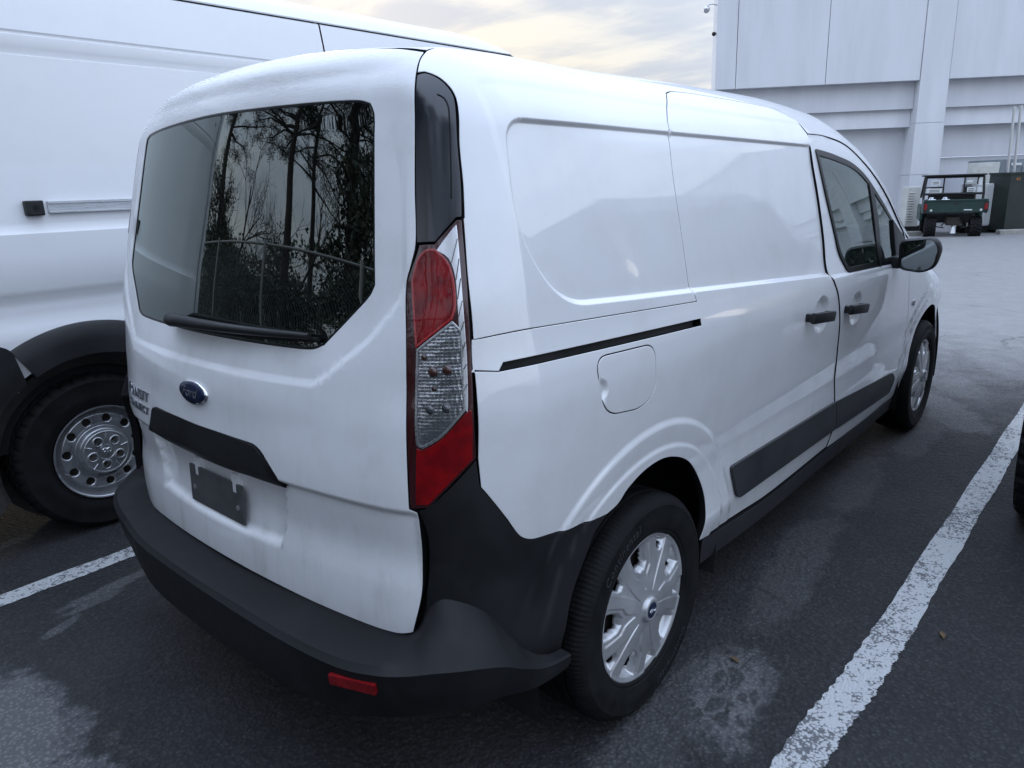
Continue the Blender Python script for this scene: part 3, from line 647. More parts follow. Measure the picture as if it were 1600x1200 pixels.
roofp = path(A3((-.438, -.592, 1.73), (.0, -.595, 1.75), (1.0, -.593, 1.75), (1.5, -.595, 1.7), (1.72, -.61, 1.6)), A3((1.72, -.61, 1.6), (1.78, -.3, 1.6), (1.80, 0, 1.6), (1.78, .3, 1.6), (1.72, .61, 1.6)), A3((1.72, .61, 1.6), (1.5, .595, 1.7), (1.0, .593, 1.75), (.0, .595, 1.75), (-.438, .592, 1.73)), A3((-.438, .592, 1.73), (-.442, .3, 1.8), (-.443, 0, 1.8), (-.442, -.3, 1.8), (-.438, -.592, 1.73)))
panel('roof_panel', 'top', roofp, PAINT, h=.05)
ws = path(A3((1.73, -.61, 1.6), (1.785, -.3, 1.6), (1.805, 0, 1.6), (1.785, .3, 1.6), (1.73, .61, 1.6)), A3((1.73, .61, 1.6), (2.1, .69, 1.47), (2.62, .79, 1.1), (2.72, .80, 1.1)), A3((2.72, .80, 1.1), (3.08, .4, 1), (3.15, 0, 1), (3.08, -.4, 1), (2.72, -.80, 1.1)), A3((2.72, -.80, 1.1), (2.62, -.79, 1.1), (2.1, -.69, 1.47), (1.73, -.61, 1.6)))
panel('windshield', 'top', ws, GLASS_SIDE, h=.06)
hd = path(A3((2.75, -.79, 1.), (3.10, -.4, 1), (3.17, 0, 1), (3.10, .4, 1), (2.75, .79, 1.)), A3((2.75, .79, 1), (3.2, .74, 1), (3.55, .66, .9)), A3((3.55, .66, .9), (3.78, .3, .9), (3.80, 0, .9), (3.78, -.3, .9), (3.55, -.66, .9)), A3((3.55, -.66, .9), (3.2, -.74, 1), (2.75, -.79, 1)))
panel('hood', 'top', hd, PAINT, h=.05)
hl = path(A3((3.7, -.70, .86), (3.7, -.36, .82)), A3((3.7, -.36, .82), (3.8, -.40, .66)), A3((3.8, -.40, .66), (3.7, -.70, .72)), A3((3.7, -.70, .72), (3.7, -.70, .86)))
panel('headlamp', 'front', hl, CLEAR, h=.04, off=.003, mirror=True)
fb = path(A3((3.7, -.70, .70), (3.7, -.40, .64), (3.8, .40, .64), (3.8, .70, .70)), A3((3.7, .70, .70), (3.7, .72, .28)), A3((3.8, .72, .28), (3.9, 0, .24), (3.8, -.72, .28)), A3((3.8, -.72, .28), (3.7, -.70, .70)))
panel('front_bumper', 'front', fb, BPLAST, h=.05)
gr = path(A3((3.8, -.34, .82), (3.8, .34, .82)), A3((3.8, .34, .82), (3.8, .34, .68)), A3((3.8, .34, .68), (3.8, -.34, .68)), A3((3.8, -.34, .68), (3.8, -.34, .82)))
panel('grille', 'front', gr, BPLAST, h=.05, off=.004)
# --- tailgate
half = np.array([(0, 1.652), (.16, 1.650), (.30, 1.647), (.45, 1.642), (.505, 1.638), (.533, 1.630), (.546, 1.610), (.556, 1.55), (.571, 1.45), (.588, 1.34), (.599, 1.268), (.589, 1.246), (.55, 1.207), (.474, 1.136), (.44, 1.124), (.36, 1.120), (.2, 1.118), (0, 1.117)])
RW_ = np.concatenate([np.stack([-half[1:-1, 0], half[1:-1, 1]], 1)[::-1], half])
WINT2 = np.concatenate([np.stack([-half[:, 0], half[:, 1]], 1), np.stack([half[::-1, 0], half[::-1, 1]], 1)[1:-1]])
WINT = path(Rr(WINT2[:6]), Rr(WINT2[5:11]), Rr(WINT2[10:14]), Rr(WINT2[13:-12]), Rr(WINT2[-13:-9]), Rr(WINT2[-10:-4]), Rr(np.concatenate([WINT2[-5:], WINT2[:1]])))
tgt = A3((-.445, -.595, 1.722), (-.446, -.5, 1.735), (-.447, -.25, 1.752), (-.447, 0, 1.757), (-.447, .25, 1.752), (-.446, .5, 1.735), (-.445, .595, 1.722))
tgb = Rr([(-.705, .53), (-.66, .519), (-.483, .520), (-.25, .528), (0, .532), (.25, .528), (.483, .520), (.66, .519), (.705, .53)])
tg = path(TG_R, TG_R2, tgb, mirr(TG_R2)[::-1], mirr(TG_R)[::-1], tgt[::-1])
ys = np.linspace(-.70, .70, 150)
rows = [Rr(np.stack([ys, np.full(150, z_)], 1)) for z_ in (.800, .806, .812, .818, .824)]
REARF = RW_[::2]
rows = rows+[Rr(inset(smooth_line(np.concatenate([np.c_[RW_, np.zeros(len(RW_))], [[RW_[0, 0], RW_[0, 1], 0]]]), .011)[:-1, :2], -d_)) for d_ in (.052, .058, .065, .072, .079, .086, .093)]
rows = [r[~np.isnan(r[:, 0])] for r in rows]
TGATE = panel('tailgate', 'rear', tg, TAIL, h=.0135, holes=[WINT], hgap=.0, rows=rows, lip=.03)
panel('rear_window', 'rear', WINT, GLASS_REAR, parent=TGATE, h=.035, off=-.003, gap=.0035, lip=.004)
uvw = dedupe(to_uv('rear', WINT)); P_o, _ = from_uv('rear', inset(uvw, -.001)); P_in, _ = from_uv('rear', inset(uvw, .006))
panel('window_seal', 'rear', P_o, RUBS, parent=TGATE, h=.05, off=-.0015, gap=0, holes=[P_in], hgap=0, lip=.01)
def rear_at(y, z, off=0.):
    P = Rr([(y, z)]); return P[0]+grad(P)[0]*off
STR = Rr(roundpoly([(-.275, .890, .03), (.262, .890, .012), (.315, .812, .008), (.20, .787, .1), (0, .783, .1), (-.20, .787, .1), (-.368, .808, .008)], .03, 6))
panel('grip_strip', 'rear', dedupe(STR, .004), BPLAST, parent=TGATE, h=.02, off=.009, gap=0, lip=.03)
PL = Rr([(-.155, .752), (.118, .752), (.118, .650), (-.155, .650)])
nP = grad(PL).mean(0); base_o = PL.mean(0)
mbp = MB(); uy = np.array([0, 1., 0]); uz = np.cross(nP, uy); uz /= np.linalg.norm(uz); uz = uz if uz[2] > 0 else -uz
pf = lambda a, b, d: tuple(base_o+uy*a+uz*b+nP*(.012+d))
mbp.prism([(-.138, -.054), (.138, -.054), (.138, .050), (.112, .050), (.112, .022), (.088, .022), (.088, .050), (-.088, .050), (-.088, .022), (-.112, .022), (-.112, .050), (-.138, .050)], pf, 0, .006)
plate = mbp.build('licence_plate', PLATE, TGATE, fix=True); plate['label'] = 'blank dark grey plate with two notches and two screw holes'
for a in (-.115, .115):
    mb = MB(); mb.prism([(a+.007*math.cos(t), -.012+.007*math.sin(t)) for t in np.linspace(0, 2*math.pi, 12, endpoint=False)], pf, .004, .008); mb.build('screw', ALU, plate)
for a in (-.10, .10):
    mb = MB(); mb.prism([(a-.016, .024), (a+.016, .024), (a+.016, .075), (a-.016, .075)], pf, -.012, .002); mb.build('plate_lug', PAINT, TGATE)
# round-ended wiper arm and blade
pv = rear_at(.085, 1.140, .030)
mb = MB(); pts = [rear_at(y_, z_, o_) for y_, z_, o_ in ((.150, 1.142, .020), (.12, 1.142, .032), (.03, 1.144, .034), (-.15, 1.146, .028), (-.30, 1.148, .022), (-.44, 1.151, .016))]
mb.tube(smooth_line(pts, .02), .014, 10, radii=list(np.interp(np.linspace(0, 1, len(smooth_line(pts, .02))), [0, .04, .3, 1], [.010, .019, .014, .007])))
wp = mb.build('wiper', BPLAST, TGATE, smooth=True)
mb = MB(); pts = smooth_line([rear_at(y_, z_, .007) for y_, z_ in ((.16, 1.128), (-.05, 1.131), (-.25, 1.136), (-.46, 1.146))], .03); mb.tube(pts, .006, 6); mb.build('wiper_blade', RUBB, TGATE, smooth=True)
# badge and lettering
def on_rear(V, y0, z0, off):
    """text or shape lying in (right, up, depth) wrapped on the tailgate"""
    Q = Rr([(y0-v[0], z0+v[1]) for v in V]); N = grad(Q, feat=False); return Q+N*(off+V[:, 2:3])
def disc(rx, rz, d, n=40, rings=3, dome=.0):
    V = [(0, 0, d+dome)]; Fc = []
    for k in range(1, rings+1):
        for i in range(n): a = 2*math.pi*i/n; V.append((rx*k/rings*math.cos(a), rz*k/rings*math.sin(a), d+dome*(1-(k/rings)**2)))
    for i in range(n): V.append((rx*1.0*math.cos(2*math.pi*i/n), rz*math.sin(2*math.pi*i/n), -.002))
    for i in range(n): Fc.append((0, 1+i, 1+(i+1) % n))
    for k in range(rings):
        b = 1+k*n
        for i in range(n): Fc.append((b+i, b+n+i, b+n+(i+1) % n, b+(i+1) % n))
    return np.array(V), Fc
BY, BZ = 0.0, .975
V, Fc = disc(.0700, .0300, .006, dome=.001); o = mesh_obj('badge_rim', on_rear(V, BY, BZ, .001), Fc, CHROME, TGATE)
V, Fc = disc(.0655, .0263, .0086, dome=.0015); o = mesh_obj('badge', on_rear(V, BY, BZ, .001), Fc, BLUE, TGATE)
o['label'] = 'dark blue oval badge with chrome rim and script lettering'
def script_strokes():
    """script word drawn as strokes in a 1 x 0.4 box"""
    s_ = []
    s_.append([(-.40, .10), (-.44, .15), (-.38, .20), (-.26, .17), (-.14, .15), (-.04, .19)])        # top of F
    s_.append([(-.22, .165), (-.27, .05), (-.30, -.06), (-.36, -.14), (-.43, -.13), (-.42, -.07)])   # stem of F
    s_.append([(-.34, .02), (-.26, .04), (-.17, .05)])                                               # bar of F
    s_.append([(-.10, .03), (-.17, .02), (-.20, -.07), (-.13, -.13), (-.06, -.07), (-.08, .02), (-.03, .01)])  # o
    s_.append([(-.03, .01), (.03, .04), (.01, -.04), (-.01, -.12)]); s_.append([(.015, -.02), (.06, .04), (.11, .04)])  # r
    s_.append([(.25, .03), (.17, .02), (.14, -.07), (.20, -.12), (.27, -.04), (.34, .16), (.31, .18), (.28, .02), (.28, -.10), (.33, -.13), (.42, -.05)])  # d
    return s_
V, Fc = text_mesh('Ford', .041, .0009, .42, 1.0); V[:, 0] -= V[:, 0].mean(); V[:, 1] = (V[:, 1]-.5*(V[:, 1].max()+V[:, 1].min()))*.86; V[:, 2] += .0098
mesh_obj('badge_script', on_rear(V, BY, BZ, .001), Fc, CHROME, TGATE, smooth=False)
for wd, sz, z_, yc in (('TRANSIT', .042, .903, .425), ('CONNECT', .032, .864, .415)):
    V, Fc = text_mesh(wd, sz, .0018, .12, 1.4); V[:, 2] += .0018
    # flip: the viewer looks along +x, so his right is -y
    mesh_obj('lettering', on_rear(V, yc, z_, .0012), Fc, LETT, TGATE, smooth=False)
# lamps, appliques and bumper corners (right one built, left one mirrored)
dl = lambda *p: A3(*p)
STEPM = mat('bright_lamp_step', color=(.80, .81, .83), metal=.5, rough=.18, coat=1., coat_rough=.02)
def lampset(sc):
    lp = thing('taillight', None, None); lp.parent = VAN; del_ = lp
    if sc < 0: lp.scale = (1, -1, 1)
    out = path(dl((-.576, -.690, 1.345), (-.569, -.723, 1.347)), dl((-.569, -.723, 1.347), (-.533, -.753, 1.392)), dl((-.533, -.753, 1.392), (-.527, -.759, 1.392)), dl((-.527, -.759, 1.392), (-.552, -.790, 1.258), (-.570, -.810, 1.104), (-.584, -.824, .929)), dl((-.584, -.824, .929), (-.662, -.757, .829)), dl((-.662, -.757, .829), (-.681, -.726, .827)), dl((-.681, -.726, .827), (-.638, -.698, 1.157), (-.609, -.679, 1.270), (-.597, -.684, 1.303), (-.585, -.690, 1.33), (-.576, -.690, 1.345)))
    panel('lamp_housing', 'rear', out, REDRIM, parent=lp, h=.03, gap=.0012, off=.001, lip=.02)
    r1 = path(dl((-.601, -.691, 1.277), (-.587, -.698, 1.319), (-.577, -.712, 1.335), (-.570, -.727, 1.336)), dl((-.570, -.727, 1.336), (-.562, -.750, 1.313), (-.562, -.764, 1.280), (-.574, -.777, 1.229), (-.582, -.775, 1.207)), dl((-.582, -.775, 1.207), (-.631, -.722, 1.153)), dl((-.631, -.722, 1.153), (-.61, -.702, 1.22), (-.601, -.691, 1.277)))
    panel('red_lens', 'rear', r1, RED1, parent=lp, h=.012, gap=0, off=.007, lip=.010)
    u1 = to_uv('rear', r1); Pi, _ = from_uv('rear', inset(dedupe(u1), .0022)); panel('lens_edge', 'rear', r1, REDBR, parent=lp, h=.02, gap=-.0008, holes=[Pi], hgap=0, off=.0078, lip=.006)
    cl_ = path(dl((-.574, -.790, 1.183), (-.592, -.808, 1.030)), dl((-.592, -.808, 1.030), (-.630, -.777, .979), (-.655, -.748, .956)), dl((-.655, -.748, .956), (-.660, -.738, .962), (-.645, -.728, 1.06), (-.631, -.723, 1.148)), dl((-.631, -.723, 1.148), (-.584, -.777, 1.201)), dl((-.584, -.777, 1.201), (-.574, -.790, 1.183)))
    panel('clear_reflector', 'rear', cl_, CLEAR, parent=lp, h=.012, gap=.0005, off=.0035, lip=.006)
    u1 = to_uv('rear', cl_); Pi, _ = from_uv('rear', inset(dedupe(u1), .003)); panel('lens_edge', 'rear', cl_, ALU, parent=lp, h=.02, gap=-.0006, holes=[Pi], hgap=0, off=.0065, lip=.006)
    panel('clear_lens', 'rear', cl_, CLENS, parent=lp, h=.02, gap=.0005, off=.0095, lip=.0)
    for (x_, y_, z_, r_, m_) in ((-.618, -.752, 1.105, .012, AMBER), (-.602, -.775, 1.108, .012, AMBER), (-.628, -.750, 1.032, .011, BULB), (-.610, -.776, 1.034, .010, BULB), (-.624, -.735, 1.133, .007, AMBER), (-.622, -.757, 1.072, .006, AMBER)):
        P = from_uv('rear', to_uv('rear', dl((x_, y_, z_))), .006)[0][0]; bm = bmesh.new(); bmesh.ops.create_uvsphere(bm, u_segments=12, v_segments=8, radius=r_)
        for v in bm.verts: v.co = Vector((v.co.x*.6, v.co.y, v.co.z*.9))+Vector(P)
        me = bpy.data.meshes.new('bulb'); bm.to_mesh(me); bm.free(); me.materials.append(m_); me.polygons.foreach_set('use_smooth', [True]*len(me.polygons)); o = bpy.data.objects.new('bulb', me); COL.objects.link(o); o.parent = lp
    # column of bright stepped reflectors along the outer edge
    OC = dl((-.537, -.754, 1.382), (-.546, -.766, 1.33), (-.554, -.777, 1.27), (-.563, -.789, 1.20), (-.572, -.799, 1.13), (-.582, -.807, 1.06), (-.589, -.811, 1.025))
    IC = dl((-.591, -.805, 1.035), (-.583, -.797, 1.10), (-.574, -.787, 1.18), (-.566, -.778, 1.235), (-.555, -.765, 1.285), (-.556, -.750, 1.32), (-.569, -.731, 1.336))
    panel('side_reflector', 'rear', path(OC, dl((-.589, -.811, 1.025), (-.591, -.805, 1.035)), IC, dl((-.569, -.731, 1.336), (-.537, -.754, 1.382))), STEPM, parent=lp, h=.012, gap=0, off=.0048, lip=.005)
    A_ = smooth_line(IC[::-1], .004); B_ = smooth_line(OC, .004); n = 9
    for k in range(1, n):
        ia = min(int((k/n+.02)*(len(A_)-1)), len(A_)-1); ib = max(int((k/n-.035)*(len(B_)-1)), 0)
        q2_, _ = from_uv('rear', to_uv('rear', smooth_line(np.array([A_[ia], B_[ib]]), .005)), .0056); mb = MB(); mb.tube(q2_, .0011, 5); mb.build('step_line', BULB, lp)
    r2 = path(dl((-.661, -.737, .955), (-.655, -.746, .951), (-.630, -.777, .974), (-.593, -.809, 1.022)), dl((-.593, -.809, 1.022), (-.583, -.816, 1.029), (-.592, -.820, .929)), dl((-.592, -.820, .929), (-.660, -.757, .838)), dl((-.660, -.757, .838), (-.674, -.737, .838)), dl((-.674, -.737, .838), (-.661, -.737, .955)))
    panel('red_lens', 'rear', r2, RED2, parent=lp, h=.012, gap=.001, off=.007, lip=.010)
    return lp
lampset(1); _l = lampset(-1); _l.location = (.046, -.013, 0)
ap = path(dl((-.498, -.626, 1.673), (-.488, -.638, 1.676), (-.479, -.668, 1.663), (-.475, -.695, 1.638), (-.478, -.709, 1.614), (-.498, -.730, 1.533), (-.511, -.747, 1.458), (-.524, -.758, 1.397)), dl((-.524, -.758, 1.397), (-.533, -.751, 1.397)), dl((-.533, -.751, 1.397), (-.568, -.724, 1.352)), dl((-.568, -.724, 1.352), (-.582, -.686, 1.350)), dl((-.582, -.686, 1.350), (-.562, -.670, 1.448), (-.530, -.648, 1.588), (-.498, -.626, 1.673)))
A1, A2 = panel('pillar_applique', 'rear', ap, DPILL, h=.02, off=.0, gap=.002, mirror=True)
gl_ = smooth_line(dl((-.499, -.681, 1.633), (-.493, -.693, 1.625), (-.492, -.703, 1.608), (-.498, -.711, 1.578), (-.521, -.731, 1.469), (-.531, -.738, 1.433)), .01)
gp_, gn_ = from_uv('rear', to_uv('rear', gl_), .0006); mb = MB(); mb.tube(gp_, .0016, 6); mb.build('trim_groove', DARK, A1, smooth=True)
# black corner cover under the lamp
cc = path(dl((-.584, -.826, .925), (-.581, -.828, .868)), S(BLINE), S([(-.207, .678), (-.246, .653), (-.285, .598), (-.327, .538), (-.358, .472), (-.372, .380)]), S([(-.372, .380), (-.50, .38)]), A3((-.50, -.86, .38), (-.67, -.74, .46)), A3((-.67, -.74, .46), (-.664, -.727, .626), (-.657, -.727, .694), (-.660, -.733, .76), (-.672, -.742, .822)), dl((-.664, -.757, .825), (-.584, -.826, .925)))
panel('bumper_corner', 'side', cc, BPLAST, h=.02, gap=.0015, mirror=True)
# bumper: lofted stations from the centre round to the wheel arch
ST = [  # inner top, shelf outer edge, face top, face bottom, underside
 ((-.70, 0, .530), (-.853, 0, .522), (-.868, 0, .508), (-.845, 0, .350), (-.70, 0, .335)),
 ((-.70, .25, .528), (-.848, .26, .522), (-.865, .265, .507), (-.842, .26, .352), (-.70, .25, .335)),
 ((-.69, .45, .522), (-.838, .475, .520), (-.855, .480, .504), (-.832, .47, .358), (-.68, .42, .34)),
 ((-.66, .60, .519), (-.817, .625, .518), (-.834, .635, .502), (-.812, .62, .370), (-.66, .55, .345)),
 ((-.65, .665, .521), (-.785, .715, .522), (-.803, .728, .506), (-.780, .705, .382), (-.64, .60, .35)),
 ((-.655, .700, .545), (-.755, .762, .535), (-.772, .783, .512), (-.748, .762, .392), (-.60, .64, .355)),
 ((-.650, .722, .600), (-.722, .790, .556), (-.738, .822, .516), (-.715, .803, .400), (-.57, .68, .36)),
 ((-.640, .752, .624), (-.685, .815, .566), (-.695, .856, .512), (-.675, .838, .402), (-.54, .70, .365)),
 ((-.608, .783, .612), (-.645, .845, .556), (-.650, .882, .505), (-.635, .862, .402), (-.52, .72, .37)),
 ((-.572, .812, .578), (-.600, .866, .532), (-.602, .897, .488), (-.590, .876, .398), (-.50, .76, .37)),
 ((-.536, .833, .522), (-.556, .878, .488), (-.556, .902, .460), (-.548, .884, .386), (-.47, .78, .365)),
 ((-.498, .851, .464), (-.512, .886, .448), (-.510, .902, .432), (-.505, .888, .372), (-.44, .80, .355)),
 ((-.462, .860, .427), (-.470, .890, .420), (-.468, .899, .410), (-.465, .888, .362), (-.41, .81, .35)),
 ((-.422, .866, .405), (-.426, .890, .402), (-.424, .897, .396), (-.422, .887, .355), (-.39, .82, .345)),
 ((-.372, .866, .392), (-.372, .888, .390), (-.372, .895, .385), (-.372, .886, .350), (-.372, .82, .34))]
ST = np.array(ST, float)
for i_ in range(5, 13): ST[i_, 1] = .35*ST[i_, 1]+.65*(.35*ST[i_, 0]+.65*ST[i_, 2])
if True: LS = ST.copy(); kk = sstep(.15, .62, LS[..., 1]); LS[..., 0] += .036*kk; LS[..., 1] *= 1-.055*kk
full = np.concatenate([LS[::-1], (ST*np.array([1, -1, 1]))[1:]])
K = 7
lines = [smooth_line(full[:, j], .02) for j in range(5)]; NS = 150
def resamp(Q, n):
    # parametrise by station so all five lines stay in step
    return np.array([Q[i] for i in range(n)])
par = np.linspace(0, len(full)-1, NS)
cols = []
for j in range(5):
    c_ = []
    for t in par:
        i = min(int(t), len(full)-2); f = t-i; p0, p1, p2, p3 = full[max(i-1, 0), j], full[i, j], full[i+1, j], full[min(i+2, len(full)-1), j]
        c_.append(.5*((2*p1)+(-p0+p2)*f+(2*p0-5*p1+4*p2-p3)*f*f+(-p0+3*p1-3*p2+p3)*f**3))
    cols.append(np.array(c_))
prof = []
for s_ in range(NS):
    a = [cols[j][s_] for j in range(5)]
    crow = [a[0]+np.array([0, 0, -.05]), a[0], a[0]*.5+a[1]*.5, a[1]*.9+a[0]*.1, a[1]*.7+a[2]*.3+np.array([0, 0, .0015]), a[2]*.75+a[1]*.25, a[2], a[2]*.85+a[3]*.15, a[2]*.5+a[3]*.5+(a[2]-a[4])/max(np.linalg.norm(a[2]-a[4]), 1e-6)*.004, a[3]*.85+a[2]*.15, a[3], a[3]*.8+a[4]*.2+np.array([0, 0, -.004]), a[4]]
    prof.append(crow)
V = [p for r in prof for p in r]; nc = len(prof[0]); Fc = [(i*nc+j, i*nc+j+1, (i+1)*nc+j+1, (i+1)*nc+j) for i in range(NS-1) for j in range(nc-1)]
Fc += [tuple(range(nc))[::-1], tuple((NS-1)*nc+j for j in range(nc))]
BUMP = mesh_obj('rear_bumper', V, Fc, BUMPM, VAN, smooth=True); bm = bmesh.new(); bm.from_mesh(BUMP.data); bmesh.ops.recalc_face_normals(bm, faces=bm.faces); bm.to_mesh(BUMP.data); bm.free(); BUMP.data.set_sharp_from_angle(angle=math.radians(27))
for sg in (-1, 1):
    q4 = [(-.840, .612, .480), (-.8045, .722, .484), (-.7995, .719, .456), (-.835, .609, .452)]
    n_ = np.cross(np.array(q4[1])-q4[0], np.array(q4[3])-q4[0]); n_ /= np.linalg.norm(n_); n_ = n_ if n_[0] < 0 else -n_
    q = roundpoly([(0, 0), (1, 0), (1, 1), (0, 1)], .08, 3); B4 = [np.array(p) for p in q4]
    V = [(1-u)*(1-v)*B4[0]+u*(1-v)*B4[1]+u*v*B4[2]+(1-u)*v*B4[3] for u, v in q]; n = len(V)
    V = [p+n_*.004 for p in V]+[p-n_*.02 for p in V]; V = [(p[0]+(.052 if sg > 0 else 0), p[1]*sg*(.948 if sg > 0 else 1), p[2]) for p in V]
    mb = MB(); mb.add(V, [tuple(range(n)), tuple(range(n, 2*n))[::-1]]+[(i, (i+1) % n, n+(i+1) % n, n+i) for i in range(n)]); mb.build('bumper_reflector', REFL, BUMP)
# handles
def handle(par, xc, zc, sg):
    mb = MB(); mb.box((xc, -.926, zc), (.225, .020, .040), bev=.010, rot=Matrix.Rotation(math.radians(6), 3, 'Y') @ Matrix.Rotation(math.radians(5), 3, 'X'))
    o = mb.build('door_handle', BPLAST, par, smooth=True)
    mb = MB(); mb.box((xc+.098, -.912, zc-.012), (.030, .035, .040), bev=.010); mb.build('handle_mount', BPLAST, par, smooth=True)
    mb = MB(); mb.box((xc-.098, -.912, zc+.011), (.022, .035, .030), bev=.008); mb.build('handle_mount', BPLAST, par, smooth=True)
for p_ in (SDOOR, SD2): handle(p_, 1.125, .962, 1)
for p_ in (FDOOR, FD2): handle(p_, 1.545, .932, 1)
# side repeater on the fender and mirror
for sg in (-1, 1):
    P = S([(2.68, .80)])[0]; mb = MB(); mb.box((P[0], sg*P[1], P[2]), (.075, .012, .030), bev=.006); mb.build('side_repeater', CLEAR, VAN, smooth=True)
    mm = thing('door_mirror', None, None); mm.parent = VAN; mm.scale = (1, -1 if sg > 0 else 1, 1)
    hp = roundpoly([(-.918, 1.163, .03), (-1.055, 1.180, .035), (-1.083, 1.13, .03), (-1.066, 1.045, .03), (-1.02, 1.022, .03), (-.925, 1.034, .03)], .03, 5)
    n = len(hp); hp = np.array(hp); cy, cz = hp.mean(0); V = []; rings = [(2.092, 1.0), (2.088, .985), (2.10, 1.02), (2.14, 1.03), (2.19, .93), (2.225, .68), (2.235, .3)]
    V = [(2.104, cy+(y_-cy)*.90, cz+(z_-cz)*.90) for y_, z_ in hp]+[(2.089, cy+(y_-cy)*.93, cz+(z_-cz)*.93) for y_, z_ in hp]
    for xx, kk in rings[2:]: V += [(xx, cy+(y_-cy)*kk, cz+(z_-cz)*kk) for y_, z_ in hp]
    R_ = len(V)//n; Fc = [(k*n+i, k*n+(i+1) % n, (k+1)*n+(i+1) % n, (k+1)*n+i) for k in range(R_-1) for i in range(n)]+[tuple((R_-1)*n+i for i in range(n)), tuple(range(n))[::-1]]
    mb = MB(); mb.add(V, Fc); mb.build('mirror_housing', BPLAST, mm, smooth=True)
    V = [(2.101, cy+(y_-cy)*.89, cz+(z_-cz)*.89) for y_, z_ in hp]; mesh_obj('mirror_glass', V, [tuple(range(n))], MIRR, mm, smooth=False)
    mb = MB(); mb.tube(smooth_line([(2.19, -.870, 1.075), (2.17, -.895, 1.062), (2.15, -.93, 1.055), (2.15, -.955, 1.06)], .02), .024, 10, radii=None); mb.box((2.16, -.905, 1.062), (.11, .06, .055), bev=.015); mb.build('mirror_arm', BPLAST, mm, smooth=True)
# --- inner shell, cabin and underbody
xs = np.linspace(-.56, 3.55, 70); th = np.linspace(-.55, 1.02, 34); UV = np.array([(x_, t_*.9) for x_ in xs for t_ in th]); P, N = from_uv('side', UV, -.032)
wv = to_uv('side', WINF); ok = np.ones(len(UV), bool); ok &= sdpoly(UV[:, 0], UV[:, 1], wv) > -.0; ok &= (np.abs(F(P)) < .06) & ~((P[:, 0] > 1.75) & (P[:, 2] > 1.12))
for cx in (0, WB): ok &= np.hypot(P[:, 0]-cx, P[:, 2]-AXZ) > .46
for sg in (1, -1):
    Fc = [(i*34+j, i*34+j+1, (i+1)*34+j+1, (i+1)*34+j) for i in range(69) for j in range(33) if ok[i*34+j] or ok[i*34+j+1] or ok[(i+1)*34+j] or ok[(i+1)*34+j+1]]
    Fc = [f for f in Fc if sum(ok[k] for k in f) >= 3]
    mesh_obj('inner_shell', P*np.array([1, sg, 1]), Fc, LINER, VAN)
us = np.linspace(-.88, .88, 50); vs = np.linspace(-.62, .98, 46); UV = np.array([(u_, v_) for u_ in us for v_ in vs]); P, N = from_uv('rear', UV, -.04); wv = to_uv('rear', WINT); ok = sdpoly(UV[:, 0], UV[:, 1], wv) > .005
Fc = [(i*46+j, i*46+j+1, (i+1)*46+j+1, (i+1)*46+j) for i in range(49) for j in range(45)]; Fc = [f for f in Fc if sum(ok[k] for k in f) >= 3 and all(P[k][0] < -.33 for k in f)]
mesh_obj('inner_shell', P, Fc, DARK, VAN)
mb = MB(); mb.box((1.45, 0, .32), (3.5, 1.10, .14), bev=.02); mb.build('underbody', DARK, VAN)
mb = MB(); mb.box((.33, 0, .56), (1.75, 1.0, .03)); mb.build('cargo_floor', LINER, VAN)
mb = MB(); mb.box((1.22, 0, 1.10), (.03, 1.30, 1.1)); mb.build('bulkhead', LINER, VAN)
for sg in (-1, 1):
    mb = MB(); mb.box((1.62, sg*.40, .78), (.50, .50, .14), bev=.05); mb.box((1.40, sg*.40, 1.06), (.14, .48, .58), bev=.06, rot=Matrix.Rotation(math.radians(-12), 3, 'Y')); mb.box((1.33, sg*.40, 1.42), (.09, .26, .17), bev=.04); mb.build('seat', LINER, VAN, smooth=True)
mb = MB(); mb.box((2.45, 0, .95), (.55, 1.5, .22), bev=.08); mb.build('dashboard', DARK, VAN, smooth=True)
mb = MB(); mb.tube([(2.12+.06*math.sin(a), .40+.19*math.cos(a), 1.08+.18*math.sin(a)) for a in np.linspace(0, 2*math.pi, 25)], .014, 6, caps=False); mb.build('steering_wheel', DARK, VAN, smooth=True)
for cx in (0, WB):
    for sg in (-1, 1):
        mb = MB(); n = 40
        V = [(cx+.455*math.cos(a), sg*y_, AXZ+.01+.455*math.sin(a)) for y_ in (.55, .862) for a in np.linspace(-.25, math.pi+.25, n)]
        mb.add(V, [(i, i+1, n+i+1, n+i) for i in range(n-1)]+[tuple(range(n))]); mb.build('wheel_well', DARK, VAN, smooth=True)
